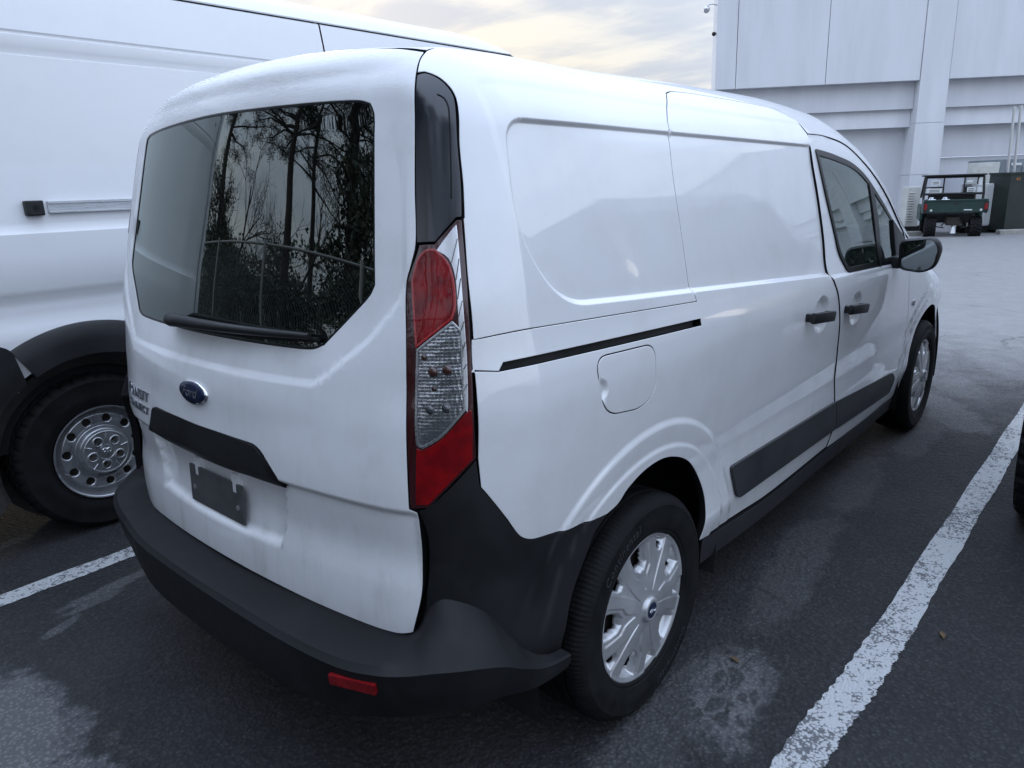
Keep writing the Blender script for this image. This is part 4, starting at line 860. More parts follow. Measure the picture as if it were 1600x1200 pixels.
# --- wheels
def tyre_mesh(R, rim, w, segs=450, lug=3, lugd=.0018, knob=False):
    hw = w/2
    if knob: pr = [(rim, -.78*hw), (rim+.03, -.92*hw), (rim+.07, -.95*hw), (R-.06, -.97*hw), (R-.035, -1.04*hw), (R-.018, -1.03*hw), (R-.004, -.93*hw), (R, -.80*hw), (R, -.50*hw), (R-.014, -.48*hw), (R-.014, -.34*hw), (R, -.32*hw), (R, -.08*hw), (R-.014, -.06*hw)]
    else: pr = [(rim, -.79*hw), (rim+.010, -.90*hw), (rim+.018, -.905*hw), (rim+.020, -.93*hw), (rim+.040, -.99*hw), (rim+.060, -1.0*hw), (R-.034, -.975*hw), (R-.030, -.985*hw), (R-.018, -.93*hw), (R-.009, -.84*hw), (R-.003, -.74*hw), (R-.001, -.62*hw), (R-.001, -.50*hw), (R-.008, -.485*hw), (R-.008, -.43*hw), (R, -.415*hw), (R, -.17*hw), (R-.008, -.155*hw), (R-.008, -.09*hw), (R, -.075*hw)]
    pr = pr+[(r_, -y_) for r_, y_ in pr[::-1]]; n = len(pr); V = []; Fc = []
    sh = [i for i, (r_, y_) in enumerate(pr) if r_ > R-.03 and abs(y_) > .42*hw and abs(y_) < 1.0*hw] if not knob else [i for i, (r_, y_) in enumerate(pr) if r_ > R-.03]
    for k in range(segs):
        a = 2*math.pi*k/segs
        for i, (r_, y_) in enumerate(pr):
            rr = r_
            if knob:
                ph = (k+(2 if y_ > 0 else 0)+(2 if abs(y_) < .4*hw else 0)) % lug
                if i in sh and ph >= lug-2: rr = R-.022 if r_ > R-.02 else r_-.008
            elif i in sh and (k % lug) == 0: rr = r_-lugd
            elif abs(y_) < .42*hw and r_ >= R-.001 and (k+int(abs(y_)*70)) % lug == 0: rr = r_-lugd*.5
            V.append((rr*math.cos(a), y_, rr*math.sin(a)))
    for k in range(segs):
        for i in range(n-1): a = k*n; b = ((k+1) % segs)*n; Fc.append((a+i, b+i, b+i+1, a+i+1))
    return V, Fc
def tyre(parent, loc, **kw):
    V, Fc = tyre_mesh(**kw); mb = MB(); mb.add(V, Fc); o = mb.build('tyre', RUBB, parent, smooth=True, loc=loc); o.data.set_sharp_from_angle(angle=math.radians(30)); return o
def polar_disc(hfun, R, nr, nt, r0=0., keep=None):
    rs = np.linspace(r0, R, nr); ts = np.linspace(0, 2*math.pi, nt, endpoint=False); Rg, Tg = np.meshgrid(rs, ts, indexing='ij'); H = hfun(Rg, Tg)
    V = np.stack([Rg*np.cos(Tg), -H, Rg*np.sin(Tg)], -1).reshape(-1, 3); Fc = []
    K = keep(Rg, Tg) if keep is not None else np.ones_like(Rg, bool)
    for i in range(nr-1):
        for j in range(nt):
            j2 = (j+1) % nt
            if K[i, j] and K[i+1, j] and K[i, j2] and K[i+1, j2]: Fc.append((i*nt+j, (i+1)*nt+j, (i+1)*nt+j2, i*nt+j2))
    return V, Fc
CR = .2135
def fold(T, n): s_ = 2*math.pi/n; return np.abs((T+s_/2) % s_-s_/2)
def cover_fields(Rg, Tg):
    r = Rg/CR; a0 = np.degrees(fold(Tg-math.radians(100), 5)); a36 = 36-a0
    w0 = np.interp(r, [.56, .66, .80, .93], [5., 12.5, 13.0, 11.5]); big = np.minimum.reduce([(w0-a0)*math.pi/180*r, r-.56, .935-r])
    w1 = np.interp(r, [.74, .80, .93], [3.0, 6.5, 7.5]); sm = np.minimum.reduce([(w1-a36)*math.pi/180*r, r-.74, .935-r])
    wv_ = np.interp(r, [.26, .55, .74, .95], [1.6, 4.5, 7.0, 9.0]); val = np.minimum((wv_-a36)*math.pi/180*r, r-.24)
    w3 = np.interp(r, [.26, .50, .60, .93], [3.0, 9., 17., 16.]); ring = np.minimum.reduce([(w3-a0)*math.pi/180*r, r-.30])
    return r, a0, big, sm, val, ring
def cover_h(Rg, Tg):
    r, a0, big, sm, val, ring = cover_fields(Rg, Tg)
    h = .016*(1-r**2)+.004*sstep(.945, .965, r)-.008*sstep(.985, 1., r)
    h = h-.0035*sstep(-.004, .010, val)-.0040*sstep(-.004, .012, ring)*sstep(.93, .90, r)
    h = h-.024*sstep(.0, .07, big)-.017*sstep(.0, .05, sm)
    h = h+.013*sstep(.175, .150, r)-.004*sstep(.112, .105, r)
    return h
def cover_keep(Rg, Tg):
    r, a0, big, sm, val, ring = cover_fields(Rg, Tg); return ~((big > .060) & (r < .82)) & ~((sm > .040) & (r < .855))
def van_wheel(x, sg):
    w = thing('wheel', None, None, (x, sg*-.779, .319)); w.parent = VAN
    if sg < 0: w.rotation_euler = (0, 0, math.pi)
    return w
w0 = van_wheel(0, 1)
ty = tyre(w0, None, R=.322, rim=.205, w=.215)
V, Fc = polar_disc(cover_h, CR, 64, 480, .0, cover_keep); V = V+np.array([0, -.088, 0]); cv_ = mesh_obj('wheel_cover', V, Fc, SILV, w0)
sol = cv_.modifiers.new('thick', 'SOLIDIFY'); sol.thickness = .0025; sol.offset = -1
V, Fc = polar_disc(lambda R_, T_: .0285+.002*(1-(R_/.0225)**2), .0225, 6, 32); V = V+np.array([0, -.088, 0]); mesh_obj('centre_cap', V, Fc, BLUE, w0)
mb = MB(); mb.tube([(.0155*math.cos(a), -.1180, .0065*math.sin(a)) for a in np.linspace(0, 2*math.pi, 20)], .0006, 4, caps=False)
for st in script_strokes(): mb.tube([(x_*.028, -.1185, y_*.026) for x_, y_ in smooth_line([(q[0], q[1], 0) for q in st], .05)[:, :2]], .0005, 4)
mb.build('cap_emblem', CHROME, w0)
mb = MB(); mb.add([(r_*math.cos(a), y_, r_*math.sin(a)) for (r_, y_) in ((.206, -.085), (.206, .08), (.198, .08), (.198, -.06), (.19, -.045), (.12, -.05), (.10, -.058), (.02, -.058)) for a in np.linspace(0, 2*math.pi, 48, endpoint=False)], [(k*48+i, k*48+(i+1) % 48, (k+1)*48+(i+1) % 48, (k+1)*48+i) for k in range(7) for i in range(48)]); mb.build('steel_rim', BRAKE, w0, smooth=True)
mb = MB(); mb.tube([(0, -.045, 0), (0, .16, 0)], .13, 24); mb.build('brake_drum', BRAKE, w0)
def sidewall_text(parent, txt, a0, rr, size, y, m=RUBS, depth=.0009):
    V, Fc = text_mesh(txt, size, depth, .15, 1.15); V2 = []
    for v in V: a = a0-v[0]/rr; r_ = rr+v[1]; V2.append((r_*math.cos(a), y-v[2], r_*math.sin(a)))
    mesh_obj('tyre_lettering', V2, Fc, m, parent, smooth=False)
TLET = mat('raised_tyre_lettering', color=(.030, .031, .034), rough=.42)
sidewall_text(w0, 'Continental', math.radians(122), .264, .034, -.1072, TLET); sidewall_text(w0, 'Continental', math.radians(302), .264, .034, -.1072, TLET)
w0.rotation_euler = (0, math.radians(0), 0)
for x, sg in ((WB, 1), (0, -1), (WB, -1)):
    c = copy_tree(w0, VAN); c.location = (x, sg*-.779, .319)
    if sg < 0: c.rotation_euler = (0, 0, math.pi)
    elif x > 0: c.rotation_euler = (0, math.radians(22), 0)
# ------------------------------------------------------------------ tall white cargo van on the left
PMP = mat('white_van_paint', paint_fn(.05, .05), rough=.4, coat=1.)
PB = thing('cargo_van', 'tall white high-roof cargo van parked on the left behind the small van', 'van')
pm_prof = [(.40, 1.655), (.60, 1.640), (.85, 1.628), (.93, 1.630), (.965, 1.640), (1.00, 1.652), (1.065, 1.654), (1.095, 1.640), (1.115, 1.633), (1.25, 1.634), (1.335, 1.637), (1.352, 1.648), (1.378, 1.652), (1.60, 1.660), (1.85, 1.672), (2.016, 1.684), (2.020, 1.692), (2.030, 1.692), (2.046, 1.686), (2.092, 1.690), (2.097, 1.696), (2.103, 1.696), (2.110, 1.692), (2.22, 1.710), (2.318, 1.730), (2.323, 1.737), (2.330, 1.737), (2.336, 1.734), (2.38, 1.765), (2.42, 1.815), (2.445, 1.88), (2.46, 2.0), (2.475, 2.3), (2.48, 2.65)]
def pm_pt(x, z, y):
    """lean the nose and round the tail"""
    t = max(0., (x-2.1))/1.0
    zc = np.interp(x, [-1.6, 1.85, 2.15, 2.5, 2.85, 3.35, 3.9, 4.35, 4.5], [9, 9, 2.452, 2.36, 2.18, 1.80, 1.32, 1.10, .8]); zz_ = z
    if z > zc: zz_ = zc+(z-zc)*.10; y = y+(z-zc)*.35
    y = y+.30*max(0., (x-3.6)/.9)**2+.10*max(0, (-1.15-x)/.3)**2
    return (x, y, zz_)
def pm_sheet(name, x0, x1, m, par, dy=0., nx=None, zlo=0., zhi=9., hole=None):
    # resample the profile finely so that the arch can be cut
    pz = [p for p in pm_prof if zlo <= p[0] <= zhi]; fine = []
    for a, b in zip(pz[:-1], pz[1:]):
        n = max(1, int((b[0]-a[0])/.02)) if b[0] < 1.1 else max(1, int((b[0]-a[0])/.12))
        for k in range(n): fine.append((a[0]+(b[0]-a[0])*k/n, a[1]+(b[1]-a[1])*k/n))
    fine.append(pz[-1]); step = .02 if hole else .08; nx = max(2, int((x1-x0)/step)); V = []
    for i in range(nx+1):
        x = x0+(x1-x0)*i/nx
        for z, y in fine: V.append(pm_pt(x, z, y+dy))
    n = len(fine); Fc = []
    for i in range(nx):
        for j in range(n-1):
            q = (i*n+j, i*n+j+1, (i+1)*n+j+1, (i+1)*n+j)
            if hole and all(math.hypot(V[k][0]-hole[0], V[k][2]-hole[1]) < hole[2] for k in q): continue
            Fc.append(q)
    if hole:  # pull the cut edge onto the circle
        for k, v in enumerate(V):
            d = math.hypot(v[0]-hole[0], v[2]-hole[1])
            if hole[2]-.022 < d < hole[2]: s_ = hole[2]/max(d, 1e-6)*.999; V[k] = (hole[0]+(v[0]-hole[0])*s_, v[1], hole[1]+(v[2]-hole[1])*s_)
    o = mesh_obj(name, V, [f[::-1] for f in Fc], m, par, smooth=True); o.data.set_sharp_from_angle(angle=math.radians(28)); return o
WX, WZ = -.448, .352
pm_sheet('rear_side_panel', -1.42, .965, PMP, PB, hole=(WX, WZ, .485), zhi=2.325)
pm_sheet('sliding_door', .975, 2.25, PMP, PB, zlo=.40, zhi=2.325)
pm_sheet('front_side_panel', 2.26, 4.45, PMP, PB, zhi=2.325)
pm_sheet('roof_side', -1.42, 4.45, PMP, PB, zlo=2.329)
mirror_y = 2.65
for ch in list(PB.children):
    c = ch.copy(); COL.objects.link(c); c.parent = PB; c.scale = (1, -1, 1); c.location = (0, 2*mirror_y, 0)
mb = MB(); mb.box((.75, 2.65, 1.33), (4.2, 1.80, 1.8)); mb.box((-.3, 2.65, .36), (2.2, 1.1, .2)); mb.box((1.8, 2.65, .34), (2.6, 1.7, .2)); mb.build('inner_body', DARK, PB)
mb = MB(); V = []
rp = [(z, y) for z, y in pm_prof]; ring = [(-1.425+.10*max(0, 0), y, z) for z, y in rp]+[(-1.425, 2*mirror_y-y, z) for z, y in rp[::-1]]
mb.add(ring, [tuple(range(len(ring)))]); mb.build('rear_doors', PMP, PB)
for s_ in (-.5, .5):
    mb = MB(); mb.box((-1.44, 2.65+s_, 1.75), (.02, .62, .55), bev=.02); mb.build('rear_window', GLASS_REAR, PB)
mb = MB(); mb.box((-1.47, 2.65, .50), (.18, 2.0, .22), bev=.05); mb.build('rear_bumper', BPLAST, PB, smooth=True)
ws_ = [pm_pt(x, 3., 0) for x in (2.5, 2.75, 3.0, 3.4, 3.75)]
mb = MB(); V = []; 
for x in (2.22, 2.5, 2.85, 3.35, 3.75): zc = float(np.interp(x, [1.85, 2.15, 2.5, 2.85, 3.35, 3.9], [2.47, 2.452, 2.36, 2.18, 1.80, 1.32]))-.05; V += [(x, 1.85, zc), (x, 2.65, zc+.06), (x, 3.45, zc)]
mb.add(V, [(3*i+j, 3*i+j+1, 3*i+j+4, 3*i+j+3) for i in range(4) for j in range(2)]); mb.build('windshield', GLASS_SIDE, PB, smooth=True)
mb = MB(); mb.box((4.46, 2.65, .75), (.12, 1.7, .75), bev=.05); mb.build('front_bumper', BPLAST, PB, smooth=True)
# arch flare with a joint to the corner panel
def ring_part(name, m, r0, r1, a0, a1, y0, y1, par, n=60, roll=.012):
    V = []; cs = [(r0, y0+.03), (r0, y1+.012), (r0+roll, y1), ((r0+r1)/2, y1+.002), (r1-roll, y1+.010), (r1, y1+.020), (r1, y0+.03)]; k = len(cs)
    for i in range(n+1):
        a = a0+(a1-a0)*i/n
        for r_, y_ in cs: V.append((WX+r_*math.cos(a), y_, WZ+r_*math.sin(a)))
    mb = MB(); mb.add(V, [(i*k+j, i*k+j+1, (i+1)*k+j+1, (i+1)*k+j) for i in range(n) for j in range(k-1)]+[tuple(range(k)), tuple(n*k+j for j in range(k))]); return mb.build(name, m, par, smooth=True)
ring_part('arch_flare', BPLAST, .455, .605, math.radians(-8), math.radians(119), 1.63, 1.600, PB)
mb = MB()
cp = [(-1.42, .915), (-.80, .915), (-.742, .892), (WX+.47*math.cos(math.radians(124)), WZ+.47*math.sin(math.radians(124)))]
cp += [(WX+.47*math.cos(math.radians(a)), WZ+.47*math.sin(math.radians(a))) for a in range(130, 191, 6)]+[(-.92, .26), (-1.42, .26)]
cp = roundpoly([(a, b, .03 if 0 < i < 3 else .004) for i, (a, b) in enumerate(cp)], .01, 4)
mb.prism(cp, lambda a, b, d: (a, d, b), 1.606, 1.66); mb.build('corner_cladding', BPLAST, PB)
mb = MB(); n = 40
for (ra, ya), (rb, yb) in (((.470, 1.635), (.40, 1.72)), ((.40, 1.72), (.395, 2.0))):
    V = [(WX+r_*math.cos(a), y_, WZ+r_*math.sin(a)) for r_, y_ in ((ra, ya), (rb, yb)) for a in np.linspace(-.3, math.pi+.3, n)]
    mb.add(V, [(i, i+1, n+i+1, n+i) for i in range(n-1)])
mb.add([(WX+.395*math.cos(a), 2.0, WZ+.395*math.sin(a)) for a in np.linspace(0, 2*math.pi, n, endpoint=False)], [tuple(range(n))])
mb.build('arch_liner', mat('dusty_felt_liner', var((.020, .019, .018), (.050, .046, .042), 12, (.8, .95), (120, .5, .003)), rough=.9), PB)
# door rail
mb = MB()
for z0, z1, y0 in ((1.449, 1.460, 1.634), (1.412, 1.420, 1.634), (1.420, 1.449, 1.645)): mb.box((.45, (y0+1.67)/2, (z0+z1)/2), (1.90, 1.67-y0, z1-z0), bev=.001)
o = mb.build('door_rail', ALU, PB); o['kind'] = 'stuff' if False else ''; del o['kind']
mb = MB(); mb.box((-.552, 1.642, 1.434), (.066, .040, .060), bev=.006); e_ = mb.build('rail_end_cap', BPLAST, PB)
mb = MB(); mb.tube([(-.548, 1.618, 1.436), (-.548, 1.625, 1.436)], .011, 12); mb.build('cap_screw', DARK, e_)
# steel wheel
def steel_wheel(par, loc, holes=11, sign=1):
    w = thing('wheel', None, None, loc); w.parent = par; RR = .214
    tyre(w, None, R=.358, rim=.208, w=.225, segs=210, lug=5, lugd=.007)
    def hf(Rg, Tg):
        r = Rg/RR; h = np.interp(r, [0, .46, .50, .54, .60, .66, .80, .88, .91, .94, .97, 1.0], [-.006, -.008, -.014, -.040, -.030, -.026, -.030, -.052, -.048, -.006, .004, .006])
        hd_ = np.hypot(Rg-.150, Rg*fold(Tg+.25, holes)); h = h-.012*sstep(.021, .015, hd_)
        return h
    def kp(Rg, Tg): return np.hypot(Rg-.150, Rg*fold(Tg+.25, holes)) > .0155
    V, Fc = polar_disc(hf, RR, 60, 330, .0, kp); V = V+np.array([0, -.104, 0]); mesh_obj('steel_rim', V, Fc, STEEL, w)
    def hc(Rg, Tg):
        r = Rg/.104; h = .010-.004*r**2-.012*sstep(.94, 1., r)+.003*sstep(.86, .90, r)*sstep(.95, .93, r)
        hd_ = np.hypot(Rg-.061, Rg*fold(Tg+.3, 5)); h = h+.003*sstep(.024, .020, hd_)-.020*sstep(.018, .014, hd_)
        rb = Rg*fold(Tg+.3+math.pi/5, 5); h = h+.003*sstep(.004, .001, rb)*sstep(.60, .64, r)*sstep(.93, .90, r)
        h = h-.003*sstep(.35, .30, r)
        return h
    V, Fc = polar_disc(hc, .104, 50, 300); V = V+np.array([0, -.104, 0]); hc_ = mesh_obj('hub_cap', V, Fc, STEEL, w)
    for k in range(5):
        a = 2*math.pi*k/5-.3; mb = MB(); mb.tube([(.061*math.cos(a), -.098, .061*math.sin(a)), (.061*math.cos(a), -.110, .061*math.sin(a))], .0085, 6); mb.build('wheel_nut', BRAKE, hc_)
    # small horned emblem
    mb = MB()
    for s_ in (-1, 1): mb.tube(smooth_line([(0, -.1155, .014), (s_*.010, -.1165, .018), (s_*.018, -.1165, .010), (s_*.014, -.116, .000), (s_*.008, -.116, .004)], .003), .0028, 6)
    mb.tube([(0, -.1155, .014), (0, -.117, 0), (0, -.116, -.016)], .005, 8, radii=[.006, .0055, .003]); mb.build('hub_emblem', CHROME, hc_, smooth=True)
    mb = MB(); mb.tube([(0, -.04, 0), (0, .10, 0)], .19, 24); mb.build('brake_disc', BRAKE, w)
    mb = MB(); a = math.radians(207); mb.tube([(.185*math.cos(a), -.09, .185*math.sin(a)), (.178*math.cos(a), -.125, .178*math.sin(a))], .004, 6); mb.build('tyre_valve', ALU, w)
    return w
pw = steel_wheel(PB, (WX, 1.777, .355)); pw.rotation_euler = (0, math.radians(8), 0)
for l_, rz in (((WX, 2*mirror_y-1.777, .355), math.pi), ((3.15, 1.777, .355), 0), ((3.15, 2*mirror_y-1.777, .355), math.pi)):
    c = copy_tree(pw, PB); c.location = l_; c.rotation_euler = (0, 0, rz)
# ------------------------------------------------------------------ boxy off-roader on the right (only a tyre is in frame, the rest mirrors in the van)
GREYP = mat('graphite_paint', color=(.05, .055, .065), rough=.35, coat=1., metal=.2)
OR = thing('off_roader', 'boxy off-roader beyond the right parking line with a black knobbly tyre at the picture edge', 'car')
def loft_x(name, secs, m, par, smooth=True, ang=35):
    """secs: (x, halfwidth_bottom, halfwidth_top, z0, z1, yc)"""
    V = []; k = 12
    for x, wb, wt, z0, z1, yc in secs:
        pts = roundpoly([(-wb, z0, .03), (wb, z0, .03), (wt, z1, .07), (-wt, z1, .07)], .05, 2)
        V += [(x, yc+a, b) for a, b in pts]
    n = len(V)//len(secs); mb = MB(); mb.add(V, [(i*n+j, i*n+(j+1) % n, (i+1)*n+(j+1) % n, (i+1)*n+j) for i in range(len(secs)-1) for j in range(n)]+[tuple(range(n))[::-1], tuple((len(secs)-1)*n+j for j in range(n))])
    o = mb.build(name, m, par, smooth=smooth); return o
YC = -2.60
loft_x('body', [(1.24, .88, .86, .52, 1.14, YC), (1.30, .92, .90, .48, 1.18, YC), (3.9, .93, .91, .48, 1.16, YC), (5.0, .92, .86, .48, 1.12, YC), (5.18, .85, .80, .52, 1.05, YC)], GREYP, OR)
loft_x('cabin', [(1.27, .86, .74, 1.15, 1.83, YC), (1.34, .87, .77, 1.15, 1.87, YC), (3.1, .87, .77, 1.15, 1.88, YC), (3.45, .87, .74, 1.15, 1.80, YC), (3.95, .86, .80, 1.12, 1.20, YC)], GREYP, OR)
for x0, x1 in ((1.42, 2.15), (2.22, 2.90), (2.97, 3.42)):
    for sg in (-1, 1):
        V = [(x0, YC+sg*.874, 1.24), (x1, YC+sg*.874, 1.24), (min(x1, 3.35), YC+sg*.790, 1.74), (x0+.02, YC+sg*.790, 1.74)]; mb = MB(); mb.add(V+[(a, b-sg*.02, c_) for a, b, c_ in V], [(0, 1, 2, 3), (7, 6, 5, 4)]+[(i, (i+1) % 4, 4+(i+1) % 4, 4+i) for i in range(4)]); mb.build('side_window', GLASS_REAR, OR)
mb = MB(); mb.box((1.262, YC, 1.50), (.03, 1.30, .42), bev=.01); mb.build('rear_window', GLASS_REAR, OR)
mb = MB(); mb.box((1.17, YC, .60), (.16, 1.6, .20), bev=.04); mb.build('rear_bumper', BPLAST, OR)
for sg in (-1, 1):
    mb = MB(); mb.box((1.22, YC+sg*.80, .95), (.05, .14, .26), bev=.02); mb.build('taillight', RED1, OR)
    mb = MB(); mb.box((5.17, YC+sg*.62, .88), (.06, .24, .18), bev=.03); mb.build('headlight', CLEAR, OR)
kw = thing('wheel', None, None, (2.145, YC+.955, .392)); kw.parent = OR
V, Fc = tyre_mesh(R=.395, rim=.21, w=.28, segs=168, lug=6, knob=True); mb = MB(); mb.add(V, Fc); o = mb.build('tyre', RUBB, kw, smooth=True); o.data.set_sharp_from_angle(angle=math.radians(25))
mb = MB(); mb.tube([(0, .10, 0), (0, .02, 0)], .212, 32); mb.tube([(0, .12, 0), (0, .02, 0)], .06, 12); mb.build('rim', BRAKE, kw)
for x_, y_, rz in ((4.55, YC+.955, 0), (2.145, YC-.955, math.pi), (4.55, YC-.955, math.pi)): c = copy_tree(kw, OR); c.location = (x_, y_, .392); c.rotation_euler = (0, 0, rz)
# ------------------------------------------------------------------ white building
BQ = np.array([30.98, 5.90]); BU = np.array([.5736, -.8192]); BN = np.array([-.8192, -.5736])
def wp(u, n_, z): return (BQ[0]+BU[0]*u+BN[0]*n_, BQ[1]+BU[1]*u+BN[1]*n_, z)
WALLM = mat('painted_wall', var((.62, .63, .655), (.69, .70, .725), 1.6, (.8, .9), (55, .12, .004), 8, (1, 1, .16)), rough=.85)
WALLD = mat('painted_wall_shaded', var((.56, .57, .595), (.62, .63, .655), 1.6, (.8, .9), (55, .12, .004), 8, (1, 1, .16)), rough=.85)  # same wall paint, darkened for the shade under the overhangs
BLD = thing('white_building', 'large windowless white building with deep bands and a projecting pillar', 'building')
def wbox(mb, u0, u1, n0, n1, z0, z1):
    V = [wp(u, n_, z) for u in (u0, u1) for n_ in (n0, n1) for z in (z0, z1)]; mb.add(V, [(0, 1, 3, 2), (4, 6, 7, 5), (0, 4, 5, 1), (2, 3, 7, 6), (0, 2, 6, 4), (1, 5, 7, 3)])
UE = 46.
def wpanel(name, u0, u1, n0, n1, z0, z1, m=WALLM, lean=0.):
    mb = MB(); V = [wp(u, n_+(lean if (n_ == n1 and z == z0) else 0), z) for u in (u0, u1) for n_ in (n0, n1) for z in (z0, z1)]; mb.add(V, [(0, 1, 3, 2), (4, 6, 7, 5), (0, 4, 5, 1), (2, 3, 7, 6), (0, 2, 6, 4), (1, 5, 7, 3)]); return mb.build(name, m, BLD)
G_ = .012
pil = [(-.28, .74), (10.6, 11.65), (21.5, 22.55), (32.4, 33.45)]
# upper facade panels between joints, one mesh each
edges = [-7.68, -6.91, -3.64, -.28, .74, 5.6, 10.6, 11.65, 16.5, 21.5, 22.55, 27.5, 32.4, 33.45, 39., UE]
for a, b in zip(edges[:-1], edges[1:]):
    isP = any(abs(a-p[0]) < .01 for p in pil); n1 = .93 if isP else .90
    wpanel('facade_panel', a+G_, b-G_, .0, n1, 4.805 if not isP else 3.3, 12.5)
for p0, p1 in pil:
    wpanel('pillar', p0, p1, .0, .93, 1.435, 3.288); wpanel('pillar', p0, p1, .0, .93, -.6, 1.423)
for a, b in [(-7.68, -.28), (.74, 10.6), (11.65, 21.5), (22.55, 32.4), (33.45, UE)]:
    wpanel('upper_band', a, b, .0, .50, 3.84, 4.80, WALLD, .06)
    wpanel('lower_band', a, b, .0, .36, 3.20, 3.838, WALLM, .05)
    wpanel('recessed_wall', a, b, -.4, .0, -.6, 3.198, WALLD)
bk = [wp(-7.2, .02, 0)[:2], wp(UE, .02, 0)[:2], wp(UE, -14, 0)[:2], (wp(-7.2, 0, 0)[0]+15*math.cos(math.radians(20)), wp(-7.2, 0, 0)[1]+15*math.sin(math.radians(20)))]
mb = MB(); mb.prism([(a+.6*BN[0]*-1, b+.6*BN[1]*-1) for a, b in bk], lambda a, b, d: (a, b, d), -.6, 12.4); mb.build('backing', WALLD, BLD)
mb = MB(); mb.prism([wp(-7.75, 1., 0)[:2], wp(UE, 1., 0)[:2]]+bk[2:], lambda a, b, d: (a, b, d), 12.5, 12.75); mb.build('parapet', WALLM, BLD)
mb = MB(); mb.tube([wp(.74, .10, 2.03), wp(10.6, .10, 2.03)], .028, 8); mb.build('wall_conduit', ALU, BLD)
# security cameras on the corner
for k, (z, r_, lab) in enumerate(((7.75, .16, 'white dome security camera on a curved arm at the top left building corner'), (6.78, .10, 'small dark security camera on the building corner below the dome camera'))):
    t = thing('security_camera', lab, 'security camera', wp(-7.68, .8, z))
    mb = MB(); mb.tube(smooth_line([(0, 0, 0), (-.22*BU[0]*1., -.22*BU[1], .05), (-.38*BU[0], -.38*BU[1], -.02)] if k == 0 else [(0, 0, 0), (-.05*BU[0], -.05*BU[1], 0)], .03), .025, 6); mb.build('arm', ALU, t)
    bm = bmesh.new(); bmesh.ops.create_uvsphere(bm, u_segments=16, v_segments=10, radius=r_*.8)
    for v in bm.verts: v.co = Vector((v.co.x-(.38 if k == 0 else .08)*BU[0], v.co.y-(.38 if k == 0 else .08)*BU[1], v.co.z*(1.1 if v.co.z < 0 else .8)-.12*(1-k)))
    me = bpy.data.meshes.new('dome'); bm.to_mesh(me); bm.free(); me.materials.append(ALU if k == 0 else BPLAST); o = bpy.data.objects.new('dome', me); COL.objects.link(o); o.parent = t
# ------------------------------------------------------------------ yard things in front of the wall
Q2 = np.array([23.83, 2.83]); 
def yp(r, d): return (Q2[0]+RH[0]*r+CAMH[0]*d, Q2[1]+RH[1]*r+CAMH[1]*d)
YAW = math.atan2(CAMH[1], CAMH[0])
CREAM = mat('cream_cabinet', var((.50, .50, .47), (.60, .60, .56), 3), rough=.5)
WCAB = mat('white_cabinet', var((.62, .64, .64), (.70, .72, .72), 3), rough=.5)
GCAB = mat('grey_container', var((.16, .19, .21), (.22, .25, .27), 2), rough=.6)
DGRN = mat('dark_green_steel', var((.012, .020, .017), (.022, .032, .026), 3), rough=.6)
CONC = mat('kerb_concrete', var((.22, .21, .19), (.34, .33, .30), 5, None, (90, .4, .004)), rough=.9)
def local_thing(name, lab, cat, r, d, z=None, group=None, rot=0.):
    x, y = yp(r, d); t = thing(name, lab, cat, (x, y, -.45 if z is None else z), YAW-math.pi/2+rot, group); return t   # local x = right, y = away
t = local_thing('kerb', 'pale concrete kerb in front of the green enclosure', 'kerb', 3.2, .35); mb = MB(); mb.box((0, 0, .07), (3.2, .22, .22), bev=.03); mb.build('kerb_stone', CONC, t)
t = local_thing('kerb', 'low concrete kerb left of the utility vehicle by the pillar foot', 'kerb', -1.9, 1.2); mb = MB(); mb.box((0, 0, .06), (3.2, .22, .20), bev=.03); mb.build('kerb_stone', CONC, t)
t = local_thing('enclosure', 'dark green steel enclosure at the right edge behind the kerb', 'enclosure', 3.32, 1.4)
mb = MB(); mb.box((0, 0, .96), (2.35, 1.0, 1.72)); mb.build('steel_wall', DGRN, t)
mb = MB(); mb.box((0, 0, 1.835), (2.41, 1.06, .05)); mb.build('top_rail', DGRN, t)
V, Fc = text_mesh('41', .15, .003); V2 = [(v[0]-.93, -.505-v[2], v[1]+1.65) for v in V]; mesh_obj('number', V2, Fc, mat('orange_print', color=(.45, .16, .03), rough=.6), t, smooth=False)
t = local_thing('container', 'grey metal container behind the green enclosure', 'container', 4.05, 4.0)
mb = MB(); mb.box((0, 0, 1.15), (1.75, 1.6, 2.28), bev=.02); mb.build('shell', GCAB, t)
for k in range(7): mb = MB(); mb.box((-.75+k*.25, -.815, 1.1), (.05, .03, 1.9)); mb.build('rib', GCAB, t)
mb = MB(); mb.box((-.25, -.84, 2.12), (.34, .01, .08)); mb.build('label_plate', WCAB, t)
t = local_thing('electrical_cabinet', 'tall cream cabinet left of the grey container', 'cabinet', 2.86, 3.4); mb = MB(); mb.box((0, 0, 1.10), (.74, .55, 2.20), bev=.02); mb.build('case', CREAM, t); mb = MB(); mb.box((0, -.28, 1.15), (.64, .02, 1.9), bev=.004); mb.build('door', CREAM, t)
t = local_thing('electrical_cabinet', 'white cabinet with two doors right of the utility vehicle', 'cabinet', 1.98, 1.9); mb = MB(); mb.box((0, 0, .88), (1.10, .5, 1.32), bev=.02); mb.build('case', WCAB, t)
for s_ in (-.26, .26): mb = MB(); mb.box((s_, -.26, .88), (.50, .02, 1.22), bev=.004); mb.build('door', WCAB, t)
mb = MB(); mb.box((0, 0, .12), (1.14, .5, .22)); mb.build('plinth', DARK, t)
t = local_thing('air_conditioner', 'white louvred cabinet left of the utility vehicle beside the pillar', 'cabinet', .60, 3.6); mb = MB(); mb.box((0, 0, .82), (.44, .4, 1.34), bev=.02); mb.build('case', CREAM, t)
